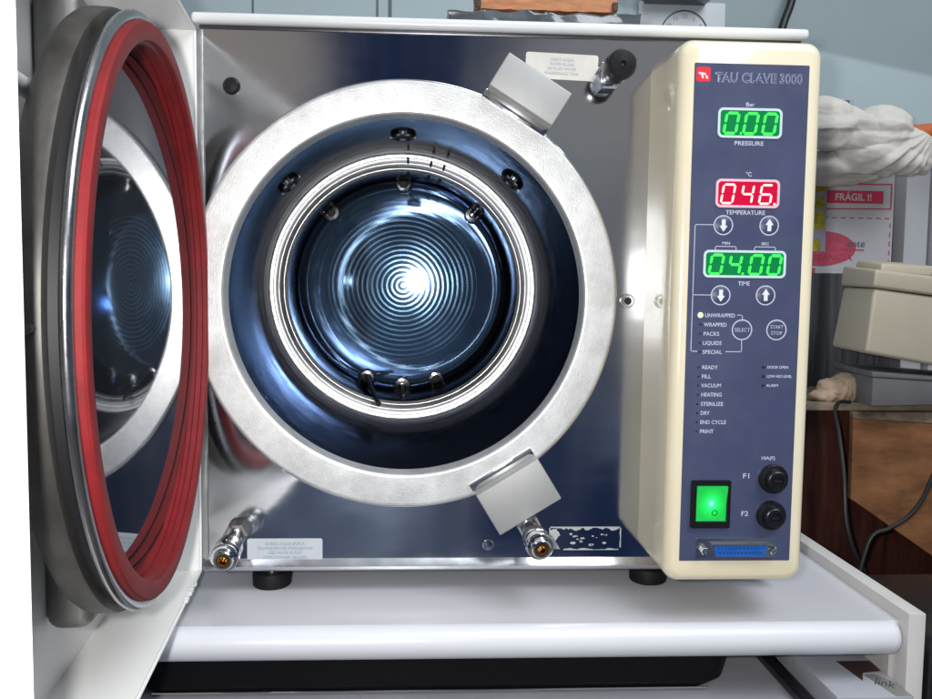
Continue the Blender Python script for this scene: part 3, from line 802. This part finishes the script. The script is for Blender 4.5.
# hinge knuckles
bm = bm_new()
for z0, z1 in ((-20, -15), (12, 17)): tube(bm, [(-17.85, -.1, z0), (-17.85, -.1, z1)], .28, 14)
link('hinge', bm, CHROME, door)

# ================================================================== BENCH
bench = thing('workbench', 'white workbench with rounded front lip and raised right edge under the autoclave', 'workbench', (4, 15, -95))
bm = box_bm(-46, 36.28, -6.9, 46, -27.3, -24.8, .02, 1); link('worktop', bm, BENCHG, bench)
bm = bm_new()
pf = [(-6.88, -24.8)]+[(-6.9-1.25*math.sin(math.radians(a)), -26.05+1.25*math.cos(math.radians(a))) for a in range(10, 181, 10)]+[(-6.88, -27.3)]
rows = []
for x, dx in ((-46, 0), (35.35, 0), (35.75, .12), (36.02, .4), (36.15, .8)):
    rows.append([bm.verts.new((x, min(-6.88, y+dx), -26.05+(z+26.05)*(1-dx*.25))) for y, z in pf])
for A, B in zip(rows, rows[1:]):
    for j in range(len(pf)-1): bm.faces.new((A[j], B[j], B[j+1], A[j+1]))
bm.faces.new(rows[0]); bm.faces.new(rows[-1][::-1])
link('front_lip', bm, LIPW, bench, angle=60)
bm = box_bm(36.3, 37.65, -8.0, 46, -95, -23.85, .12, 2); link('side_board', bm, SIDEW, bench)
bm = box_bm(-47.5, -46.02, -8.0, 46, -95, -23.85, .12, 2); link('side_board', bm, SIDEW, bench)
bm = box_bm(-46, 36.28, -9.9, 46, -33.0, -31.0, .05, 1); link('lower_shelf', bm, CABW, bench)
bm = box_bm(-46, 36.28, 44, 46.5, -94, -27.32); link('back_board', bm, SIDEW, bench, smooth=False)
bm = box_bm(35.9, 36.28, -6.3, 20, -30.98, -27.32); link('side_batten', bm, SIDEW, bench, smooth=False)

# black tray on the lower shelf
bm = bm_new()
for y0, y1, i_ in ((-5.8, 30, 0),):
    rr = rrect(-21.5, 24.2, -30.75, -27.5, 1.3, 8)
tr = thing('baking_tray', 'long black tray with rounded corners pushed under the worktop', 'tray', (1, 10, -31))
def xy_rr(x0, x1, y0, y1, r, z, bm):
    return [bm.verts.new((x, y, z)) for x, y in rrect(x0, x1, y0, y1, r, 8)]
bm = bm_new(); L = [xy_rr(-21.2, 23.2, -4.4, 29.2, 2, -30.98, bm), xy_rr(-21.7, 24.0, -5.2, 29.8, 2.4, -30.2, bm), xy_rr(-22, 24.3, -5.5, 30, 2.5, -27.9, bm), xy_rr(-21.8, 24.1, -5.3, 29.8, 2.4, -27.9, bm), xy_rr(-21.3, 23.6, -4.8, 29.4, 2.2, -30.0, bm)]
for A, B in zip(L, L[1:]):
    for i in range(len(A)): bm.faces.new((A[i], A[(i+1) % len(A)], B[(i+1) % len(A)], B[i]))
bm.faces.new(L[0][::-1]); bm.faces.new(L[-1])
link('tray_body', bm, TRAY, tr)
bm = bm_new(); tube(bm, [(-20, -5.05, -30.72), (22.3, -5.05, -30.72)], .09, 8); link('tray_bead', bm, BRIGHT, tr)

# folded white carton sheet with a brown arrow and dark lettering, and a black strip standing in for a dark gap
bm = box_bm(30.2, 35.85, -9.75, 12, -30.98, -29.3, .08, 2); fl = link('package_sleeve', bm, mat('grey_sleeve', (.36, .37, .41), .35, var=.1, vscale=30), None)
tag(fl, 'flat pale package with brown arrow and dark lettering under the worktop corner', 'package')
bm = bm_new()
for q in ([(33.0, -3.9), (33.4, -7.3), (34.1, -6.0), (35.7, -5.7), (35.8, -3.9)],):
    bm.faces.new([bm.verts.new((x, y, -29.292)) for x, y in q])
link('brown_arrow', bm, DBROWN, fl, smooth=False)
bm = bm_new()
bm.faces.new([bm.verts.new((x, y, -29.293)) for x, y in ((34.0, -6.3), (34.9, -6.2), (35.8, -7.6), (35.8, -9.7), (34.6, -9.7))])
link('clear_band', bm, mat('olive_band', (.20, .20, .19), .3), fl, smooth=False)
o = text('dark_lettering', 'link', 0, 0, .9, INKD, fl, 0, 'C', 2.0, .02)
me = o.data
for v in me.vertices: v.co = Vector((v.co.x*.7, v.co.z*1.3, 0))
o.location = (Vector((34.95, -7.7, -29.287))-WO[fl])*S
o.rotation_euler = (0, 0, math.radians(-35))
bm = box_bm(28.3, 29.3, -9.6, 14, -30.99, -30.0, .25, 3); tag(link('gap_strip', bm, BLACK, None), 'black strip standing in for the dark gap in the lower shelf beside the tray', 'strip')
# black appliance box right of the bench
bm = box_bm(37.95, 60, -8.6, 6, -60, -25.6, .5, 3); bx_ = link('case', bm, BLACK, None)
bx_.name = 'black_case'; tag(bx_, 'black case standing against the right side of the workbench', 'case')
bm = box_bm(38.5, 59.4, -8.72, -8.55, -59, -26.4, .05, 1); link('front_cover', bm, TRAY, bx_)

# ================================================================== THINGS ON TOP OF THE AUTOCLAVE
wr = thing('wrapped_slab', 'grey slab in crinkled shrink wrap lying on the autoclave cover', 'slab', (11.3, 17.5, 20.55))
bm = bm_new(); add_box(bm, 2.2, 20.5, 14, 21, 20.56, 25.85)
bmesh.ops.subdivide_edges(bm, edges=list(bm.edges), cuts=24, use_grid_fill=True)
for v in bm.verts:
    if v.co.z > 20.6:
        n_ = noise.noise_vector(v.co*.55)*.35+noise.noise_vector(v.co*1.6)*.13
        v.co += n_
link('slab_body', bm, WRAPM, wr, angle=80)
ww = thing('wood_block', 'rough orange brown wooden board on the wrapped slab', 'board', (11.5, 17.5, 26))
bm = bm_new(); add_box(bm, 4.9, 18.2, 14.3, 20.5, 26.15, 30.5)
bmesh.ops.subdivide_edges(bm, edges=list(bm.edges), cuts=16, use_grid_fill=True)
for v in bm.verts: v.co += noise.noise_vector(v.co*1.3)*.12
link('board_body', bm, WOODC, ww, angle=50)
for x in (5.0, 18.0):
    bm = box_bm(x-.25, x+.25, 14.0, 14.3, 26.2, 27.0, .05, 1); link('nail_plate', bm, DBROWN, ww)

# ================================================================== WALL AND FLOOR
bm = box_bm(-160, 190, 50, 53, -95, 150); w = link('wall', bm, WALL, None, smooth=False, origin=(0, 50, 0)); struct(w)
bm = box_bm(-160, 190, -160, 53, -97, -95.0); f = link('floor', bm, FLOORM, None, smooth=False); struct(f)
bm = bm_new()
for x, w_ in ((-22.96, .25), (-6.4, .28), (-4.7, .45), (-36.6, .2)): add_box(bm, x-w_/2, x+w_/2, 49.9, 49.995, 21, 90)
tag(link('wall_joint', bm, mat('joint_grey', (.12, .15, .16), .8), None, smooth=False), 'thin dark vertical strips in the blue wall behind the autoclave', 'wall strips')
tp_ = thing('wall_timer', 'pale square wall plate with a round numbered dial', 'timer', (34.9, 49.9, 35))
bm = box_bm(29.0, 41.0, 49.2, 49.98, 28, 39.0, .15, 2); link('plate', bm, PLATE, tp_)
bm = bm_new(); annulus(bm, circ(35.35, 34.55, 3.35, 64), circ(35.35, 34.55, 3.18, 64), 49.12, .07); link('dial_ring', bm, INKD, tp_, smooth=False)
for i in range(12):
    a = PI/2-i*PI/6
    text('dial_number', str(i or 12), 35.35+2.55*math.cos(a), 34.55+2.55*math.sin(a), .55, mat('dial_ink', (.2, .23, .25), .6) if 'dial_ink' not in MATS else MATS['dial_ink'], tp_, 49.15)
bm = bm_new(); lathe(bm, [(.8, 0), (.7, .5), (.01, .5)], 24, axis_m((35.35, 49.2, 34.55), (0, -1, 0))); link('dial_knob', bm, PLATE, tp_)
bm = box_bm(29.6, 38.2, 46.5, 49.98, 38.55, 42, .3, 2); tag(link('wall_box', bm, DARKST, None), 'dark metal box on the wall above the round dial', 'wall box')
bm = bm_new(); tube(bm, smooth_path([(51.5, 49, 47), (49.6, 48, 39.2), (48.2, 47.3, 35.5), (47.0, 47, 30), (46.2, 46.8, 22)], 6), .55, 12)
tag(link('power_cord', bm, CABLE, None), 'thick black cord hanging down the wall behind the control panel', 'cord')

# ================================================================== CLUTTER ON THE RIGHT
# plinth / cupboard carrying it all
cup = thing('cupboard', 'dark red brown wooden cupboard with a pale ledge at the right', 'cupboard', (60, 33, -95))
bm = box_bm(39.5, 90, 23.6, 45, -95, -12.9, .1, 1); link('cupboard_body', bm, REDWOOD, cup)
bm = box_bm(39.3, 90, 21.0, 45, -12.88, -12.0, .12, 2); link('cupboard_top', bm, LEDGE, cup)
# plywood board leaning in front
bm = hexa_bm([(44.96, 17.5, -21.68), (64, 17.5, -34.5), (64, 18.3, -34.5), (44.96, 18.3, -21.68)], [(46.2, 20.1, -13.6), (64, 20.1, -14.6), (64, 20.9, -14.6), (46.2, 20.9, -13.6)], .05, 1)
pb = link('plywood_panel', bm, BOARD, None)
tag(pb, 'scuffed brown plywood panel leaning below the dark grey case', 'panel')
bm = bm_new()
for (x, z, w_, h_) in ((48.3, -15.6, .16, 2.2), (48.6, -14.7, .30, 1.0), (50.2, -14.9, .5, .12)):
    y = 19.62+(z+15.5)*.29
    n_ = 8
    vs = [bm.verts.new((x+w_/2*math.cos(2*PI*i/n_)*random.uniform(.7, 1.3), y+(z_*.27), z+z_)) for i in range(n_) for z_ in [h_/2*math.sin(2*PI*i/n_)]]
    bm.faces.new(vs)
link('dusty_edge', hexa_bm([(46.1, 20.0, -13.58), (63.9, 20.0, -14.58), (63.9, 20.85, -14.58), (46.1, 20.85, -13.58)], [(46.15, 20.2, -12.885), (63.9, 20.2, -12.885), (63.9, 20.95, -12.885), (46.15, 20.95, -12.885)], .05, 1), mat('dusty_wood', (.16, .12, .08), .8, var=.7, vscale=60, stretch=(1, 1, 2), bump=.5, bscale=120), pb, smooth=False)
link('paint_smear', bm, mat('plaster_smear', (.20, .15, .10), .7), pb, smooth=False)
# near-black board below/in front is built after the cables
# carton
ct = thing('carton', 'white shipping carton with red fragile print and yellow tape behind the cloth', 'carton', (52, 44, -12))
bm = box_bm(44.5, 60.0, 38.6, 48, -12.0, 16.2, .15, 2); link('carton_body', bm, CARTON, ct)
bm = box_bm(46.9, 54.3, 39.5, 48, 16.2, 24.5, .15, 2); link('raised_flap', bm, mat('blue_carton', (.33, .40, .44), .7), ct)
CY = 38.55
def cbar(name, x0, x1, z0, z1, m, y=CY): 
    bm = bm_new(); poly(bm, [(x0, z0), (x1, z0), (x1, z1), (x0, z1)], y, .03); return link(name, bm, m, ct, smooth=False)
bm = bm_new(); annulus(bm, [(44.8, 9.75+.5), (59.62, 10.45), (59.62, 13.7), (44.8, 13.5)], [(45.0, 10.4), (59.46, 10.6), (59.46, 13.54), (45.0, 13.34)], CY, .03); link('red_border', bm, CRED, ct, smooth=False)
cbar('red_banner', 45.2, 58.5, 11.15, 12.75, CRED)
text('carton_lettering', 'CUIDADO !!', 48.15, 11.95, .85, CARTON, ct, CY-.01, width=5.2, bold=.02)
text('carton_lettering', 'FRÁGIL !!', 54.6, 11.95, .85, CARTON, ct, CY-.01, width=4.7, bold=.03)
bm = bm_new()
for i in range(13):
    x = 45+i*1.15; bm.faces.new([bm.verts.new(p) for p in ((x, CY, 9.25), (x+.65, CY, 9.25), (x+.65, CY, 9.38), (x, CY, 9.38))])
for i in range(8):
    z = 8.7-i*1.15; bm.faces.new([bm.verts.new(p) for p in ((59.5, CY, z), (59.63, CY, z), (59.63, CY, z-.6), (59.5, CY, z-.6))])
link('dashed_border', bm, CRED, ct, smooth=False)
bm = bm_new(); poly(bm, [(50.6+4.6*math.cos(a), 5.4+2.2*math.sin(a)) for a in [2*PI*i/48 for i in range(48)]], CY, .03); link('pink_oval', bm, CPINK, ct, smooth=False)
text('carton_lettering', 'ente', 55.2, 6.1, .9, INKD, ct, CY-.012, width=2.3)
cbar('underline', 52, 56.3, 5.2, 5.35, CRED, CY-.012)
text('carton_lettering', 'USANZIA', 52.0, 4.3, .75, CRED, ct, CY-.04, width=5.5)
cbar('lower_print', 48.0, 50.0, 2.2, 2.9, CPINK)
bm = bm_new()
for x0, x1, z0, z1 in ((47.4, 50.4, 14.0, 16.2), (49.6, 51.0, 12.4, 15.2), (49.5, 51.0, 7.7, 10.2), (51.4, 54.4, 14.4, 15.8), (49.4, 50.6, 5.0, 6.6), (49.6, 50.9, 10.4, 12.0)):
    poly(bm, [(x0, z0), (x1, z0+.1), (x1-.15, z1), (x0+.1, z1-.15)], CY-.03, .02)
link('yellow_tape', bm, YTAPE, ct, smooth=False)
bm = bm_new(); poly(bm, [(49.1, 5.0), (51.2, 5.0), (51.1, 15.9), (49.0, 15.9)], CY-.015, .01); link('clear_tape', bm, mat('hazy_tape', (.36, .33, .42), .15), ct, smooth=False)
bm = bm_new(); annulus(bm, [(47.6, 17), (54.0, 17), (54.0, 24.2), (47.6, 24.2)], [(47.75, 17.1), (53.85, 17.1), (53.85, 24.05), (47.75, 24.05)], 39.45, .04); link('flap_border', bm, INKD, ct, smooth=False)
bm = bm_new()
for i in range(5):
    x = 48.2+i*1.1; bm.faces.new([bm.verts.new(p) for p in ((x, 39.44, 23.3), (x+.6, 39.44, 23.3), (x+.6, 39.44, 23.45), (x, 39.44, 23.45))])
link('dashed_border', bm, CRED, ct, smooth=False)
bm = bm_new(); poly(bm, [(47.0, 22.4), (48.2, 22.4), (48.2, 24.2), (47.0, 24.2)], 39.4, .03); link('yellow_tape', bm, YTAPE, ct, smooth=False)

# white cloth bundle: overlapping lobes fused, then folded by noise
def lump(lobes, vox, fold, seed, name, m, fine=.25, G=None):
    bm = bm_new()
    for (x, y, z, a, b, c, rot) in lobes:
        r = bmesh.ops.create_uvsphere(bm, u_segments=32, v_segments=20, radius=1)
        M = Matrix.Translation((x, y, z)) @ Matrix.Rotation(rot, 4, 'Y') @ Matrix.Diagonal((a, b, c, 1))
        for v in r['verts']: v.co = M @ v.co
    for v in bm.verts: v.co *= S
    me = bpy.data.meshes.new('tmp'); bm.to_mesh(me); bm.free()
    o = bpy.data.objects.new('tmp', me); COL.objects.link(o)
    md = o.modifiers.new('r', 'REMESH'); md.mode = 'VOXEL'; md.voxel_size = vox*S
    sm = o.modifiers.new('s', 'SMOOTH'); sm.iterations = 6; sm.factor = .6
    dg = bpy.context.evaluated_depsgraph_get(); dg.update()
    me2 = bpy.data.meshes.new_from_object(o.evaluated_get(dg)); bpy.data.objects.remove(o)
    bm = bm_new(); bm.from_mesh(me2); bmesh.ops.recalc_face_normals(bm, faces=bm.faces); bm.normal_update()
    sd = Vector((seed, seed*1.7, 3))
    for v in bm.verts:
        p = v.co/S; n_ = v.normal
        q = Vector((p.x*.15, p.y*.15, p.z*.25))+sd
        w1 = noise.noise_vector(q*1.1)
        if G:
            d = p-Vector(G); an = math.atan2(d.z, d.x); R_d = d.length
            ph1 = an*11+w1.x*3.2+d.y*.35; ph2 = an*25+w1.z*5-d.y*.8
            am = min(1, R_d/4)
            f = (.5+.5*math.sin(ph1*1.6))**1.6*.62*am*(.4+1.0*abs(w1.y))+(.5+.5*math.sin(ph2*1.3))**1.5*.16*am*(.3+abs(w1.x))
        else:
            f = (1-abs(noise.noise(q*2.5+w1)*2))*.6
        f += noise.noise(q*2.2)*.35+fine*.3*(1-abs(noise.noise(q*5+w1*2))*2)
        v.co = p+n_*fold*f
    return link(name, bm, m, None, angle=80)
cl = lump([(47.3, 31.5, 19.6, 3.6, 3, 3.0, .35), (50.6, 32, 18.8, 4.2, 3, 2.6, .5), (54.0, 32, 18.6, 3.7, 3, 3.4, .1), (57.0, 32.5, 17.2, 3.2, 3, 2.4, .15), (54.2, 32, 15.9, 5.0, 3, 1.8, .08), (58.6, 33, 16.6, 2.5, 2.6, 2.6, .0), (46.0, 33, 20.0, 2.6, 3, 2.6, .4), (50.5, 36.6, 15.2, 7, 5, 1.5, .05)], .16, .95, 4.3, 'cloth_bundle', CLOTH, .3, (59.3, 32, 18.6))
tag(cl, 'crumpled white cotton cloth bundle draped over the fragile carton', 'cloth')
bm = bm_new(); tube(bm, [(58.5, 33.5, 18.9), (61, 34, 19.3), (72, 34.5, 20.0)], 1.12, 20)
tag(link('orange_tube', bm, ORANGE, None), 'orange brown tube poking out of the white cloth bundle', 'tube')
# grey-white posts and dark gap strip behind
bm = box_bm(62.9, 66.1, 41, 48, -12, 15.9, .2, 2); tag(link('post', bm, POST, None), 'pale post standing behind the cream case, left of two', 'post', 'pale posts behind the cream case')
bm = box_bm(66.4, 74, 40, 48, -12, 18, .2, 2); tag(link('post', bm, POST, None), 'wider pale post behind the orange tube, at the right picture edge', 'post', 'pale posts behind the cream case')
bm = box_bm(60.2, 62.6, 44, 49, -12, 17.5, .2, 2); tag(link('dark_gap_strip', bm, DGREY, None), 'narrow dark strip filling the gap between the carton and the pale posts', 'board')  # dark strip filling the gap beside the carton
# hanging grey fabric under the carton
bm = bm_new()
NX, NZ = 60, 6
g = [[bm.verts.new((42.5+i*(17.5/NX), 35.6+.5*math.sin(i*.9)+.35*noise.noise(Vector((i*.37, j*.2, 1)))*2, -12+j*(14.2/NZ))) for j in range(NZ+1)] for i in range(NX+1)]
for i in range(NX):
    for j in range(NZ): bm.faces.new((g[i][j], g[i+1][j], g[i+1][j+1], g[i][j+1]))
tag(link('grey_curtain', bm, DGREY, None, angle=80), 'dark grey fabric hanging in folds below the carton', 'fabric')

# cream instrument case, tilted, on the dark grey case
def lerp(a, b, t): return tuple(a[i]+(b[i]-a[i])*t for i in range(3))
F_, Lf, R_ = (46.10, 17, .36), (46.78, 25, .57), (60.64, 21, -1.09)
Fb, Lb, Rb = (45.55, 17, -6.35), (45.80, 25, -6.2), (61.11, 21, -8.9)
# (front corner, left corner, right corner); the fourth completes the parallelogram
def quad(Fp, Lp, Rp): return [Fp, Rp, tuple(Lp[i]+Rp[i]-Fp[i] for i in range(3)), Lp]
cc = thing('instrument_case', 'cream plastic instrument case with separate lid tilted on a dark grey case', 'case', (53, 22, -8))
bm = hexa_bm(quad(Fb, Lb, Rb), quad((46.2, 17.1, .36), (46.85, 24.9, .5), (60.6, 21.1, -1.1)), .45, 4); link('case_body', bm, CREAMBOX, cc)
bm = hexa_bm(quad((45.9, 16.75, .42), (46.65, 25.2, .62), (60.8, 20.8, -1.03)), quad((46.05, 16.75, 2.25), (46.85, 25.2, 2.9), (60.6, 20.8, 1.1)), .35, 4); link('case_lid', bm, CREAMBOX, cc)
bm = hexa_bm(quad((47.6, 18.6, 2.1), (47.9, 24.6, 2.7), (55.5, 20.6, 1.6)), quad((47.8, 18.8, 2.95), (48.1, 24.4, 3.5), (55.3, 20.7, 2.7)), .25, 3); link('lid_panel', bm, CREAMBOX, cc)
bm = bm_new(); lathe(bm, [(1.7, 0), (1.8, .25), (1.5, .5), (.01, .55)], 32, axis_m((55.9, 20.6, 1.95), (-.05, -.1, 1))); link('knob', bm, DARKST, cc)
# dark grey case
gc = thing('grey_case', 'dark grey plastic case under the tilted cream instrument case', 'case', (54, 22, -13.3))
bm = hexa_bm(quad((46.95, 18, -11.98), (47.4, 27, -11.98), (60.4, 20, -11.98)), quad((46.95, 18, -8.9), (47.4, 27, -8.9), (60.4, 20, -9.75)), .15, 2)
for v in bm.verts:
    pass
link('case_body', bm, GREYBOX, gc)
bm = hexa_bm(quad((46.8, 17.85, -8.88), (47.3, 27.1, -8.88), (60.5, 19.85, -9.73)), quad((46.8, 17.85, -8.35), (47.3, 27.1, -8.1), (60.5, 19.85, -9.5)), .1, 2); link('case_lid', bm, GREYBOX, gc)
# rag on the ledge
rg = lump([(45.6, 22.9, -10.9, 2.0, 1.4, 1.25, .1), (46.9, 23.3, -10.6, 1.6, 1.6, 1.6, .6), (44.4, 22.6, -11.4, 1.6, 1.0, .6, -.1), (43.4, 22.4, -11.6, .9, .8, .4, 0)], .09, .75, 9.1, 'rag', RAG, .4, (46.8, 21.5, -9.4))
tag(rg, 'crumpled beige rag on the ledge left of the dark grey case', 'rag')
# cables
bm = bm_new(); tube(bm, smooth_path([(46.0, 20.6, -11.9), (44.6, 20.2, -11.85), (43.4, 18.6, -12.6), (42.6, 16.0, -14.6), (42.0, 13.4, -18.5), (41.9, 12.4, -22.5), (42.6, 12, -25.5), (44, 12, -28.5), (44.6, 12, -34)], 8), .20, 10)
tag(link('cable', bm, CABLE, None), 'thin black cable looping down beside the plywood panel', 'cable')
bm = bm_new(); tube(bm, smooth_path([(53, 12.2, -12), (50.4, 12.0, -17.5), (49.1, 11.8, -20.3), (47.6, 11.6, -22.0), (45.6, 11.4, -23.1), (43.9, 11.6, -24.3), (42.5, 11.5, -30)], 8), .22, 10)
tag(link('cable', bm, CABLE, None), 'thicker black cable crossing the plywood panel from the right edge', 'cable')
# near-black board filling the space beneath the plywood
bm = hexa_bm([(39.0, 10.5, -95), (75, 10.5, -95), (75, 13.3, -95), (39.0, 13.3, -95)], [(39.0, 10.5, -31), (75, 10.5, -31), (75, 13.3, -31), (39.0, 13.3, -31)], .1, 1)
link('plinth', bm, mat('near_black_board', (.012, .009, .009), .6, var=.4, vscale=10), cup)

# ================================================================== LIGHT
W = bpy.data.worlds.new('World'); SC.world = W; W.use_nodes = True
n = W.node_tree.nodes; l = W.node_tree.links; bg = n['Background']
tc = n.new('ShaderNodeTexCoord'); sx = n.new('ShaderNodeSeparateXYZ'); l.new(tc.outputs['Generated'], sx.inputs[0])
# dim bluish room: navy gloom in front of the machine with a few paler areas, greyer toward the ceiling
def WM(op, a, b_=None, clamp=False):
    q = n.new('ShaderNodeMath'); q.operation = op; q.use_clamp = clamp
    for i, v in enumerate((a, b_)):
        if v is None: continue
        if isinstance(v, (int, float)): q.inputs[i].default_value = v
        else: l.new(v, q.inputs[i])
    return q.outputs[0]
nz = n.new('ShaderNodeTexNoise'); nz.inputs['Scale'].default_value = 5.5; nz.inputs['Detail'].default_value = 5
l.new(tc.outputs['Generated'], nz.inputs[0])
base = n.new('ShaderNodeMix'); base.data_type = 'RGBA'
mrn = n.new('ShaderNodeMapRange'); mrn.inputs[1].default_value = .47; mrn.inputs[2].default_value = .66; l.new(nz.outputs['Fac'], mrn.inputs[0])
l.new(mrn.outputs[0], base.inputs[0]); base.inputs[6].default_value = (.012, .024, .068, 1); base.inputs[7].default_value = (.24, .29, .39, 1)
cur = base.outputs[2]
for d, c0, c1, col in (((.25, -1, .19), .972, .997, (.27, .27, .28)), ((.30, -1, .0), .985, .999, (.15, .16, .18)), ((-.25, -1, .30), .985, .999, (.32, .29, .27)), ((-.22, -1, .02), .985, .9990, (.24, .29, .40)), ((.07, -1, .10), .9975, .9998, (.16, .24, .28)), ((-.07, -1, -.03), .9985, .9998, (.10, .15, .20))):
    dv = Vector(d).normalized()
    dp = n.new('ShaderNodeVectorMath'); dp.operation = 'DOT_PRODUCT'; l.new(tc.outputs['Generated'], dp.inputs[0]); dp.inputs[1].default_value = dv
    m_ = n.new('ShaderNodeMapRange'); m_.interpolation_type = 'SMOOTHSTEP'; m_.inputs[1].default_value = c0; m_.inputs[2].default_value = c1
    l.new(WM('ADD', dp.outputs['Value'], WM('MULTIPLY', WM('SUBTRACT', nz.outputs['Fac'], .5), .03)), m_.inputs[0])
    mx = n.new('ShaderNodeMix'); mx.data_type = 'RGBA'; l.new(m_.outputs[0], mx.inputs[0]); l.new(cur, mx.inputs[6]); mx.inputs[7].default_value = (*col, 1); cur = mx.outputs[2]
mr = n.new('ShaderNodeMapRange'); l.new(sx.outputs[2], mr.inputs[0]); mr.inputs[1].default_value = .35; mr.inputs[2].default_value = .85
mx = n.new('ShaderNodeMix'); mx.data_type = 'RGBA'; l.new(mr.outputs[0], mx.inputs[0]); l.new(cur, mx.inputs[6]); mx.inputs[7].default_value = (.48, .52, .56, 1)
l.new(mx.outputs[2], bg.inputs['Color']); bg.inputs['Strength'].default_value = .8

def lamp(kind, name, loc, power, col, size=.1, aim=None, shape='DISK'):
    d = bpy.data.lights.new(name, kind); d.energy = power; d.color = col
    if kind == 'AREA': d.shape = shape; d.size = size*S
    else: d.shadow_soft_size = size*S
    o = bpy.data.objects.new(name, d); COL.objects.link(o); o.location = Vector(loc)*S
    if aim: o.rotation_euler = (Vector(aim)-Vector(loc)).to_track_quat('-Z', 'Y').to_euler()
    return o
lamp('POINT', 'phone_flash', (-3.5, -68.5, 1.5), 13.5, (1, .985, .95), 1.0)
lamp('AREA', 'soft_key', (70, -75, 120), 21, (.93, .97, 1), 100, (-5, -5, -5), 'SQUARE')  # unseen soft key added from the front right to brighten the door interior

# ================================================================== CAMERA
cam = bpy.data.cameras.new('camera'); co = bpy.data.objects.new('camera', cam); COL.objects.link(co)
pan, tilt, roll = .052, .0744, .0124
fw = Vector((math.sin(pan)*math.cos(tilt), math.cos(pan)*math.cos(tilt), -math.sin(tilt)))
r = fw.cross(Vector((0, 0, 1))).normalized(); u = r.cross(fw)
r2 = r*math.cos(roll)+u*math.sin(roll); u2 = -r*math.sin(roll)+u*math.cos(roll)
co.matrix_world = Matrix.Translation(Vector((0, -67.4, 0))*S) @ Matrix((r2, u2, -fw)).transposed().to_4x4()
cam.sensor_width = 36; cam.lens = 845.4/932*36; cam.clip_start = .01; cam.clip_end = 50
SC.camera = co
SC.view_settings.view_transform = 'Standard'; SC.view_settings.look = 'None'; SC.view_settings.exposure = 0
SC.cycles.max_bounces = 12; SC.cycles.glossy_bounces = 8
SC.cycles.sample_clamp_indirect = 6
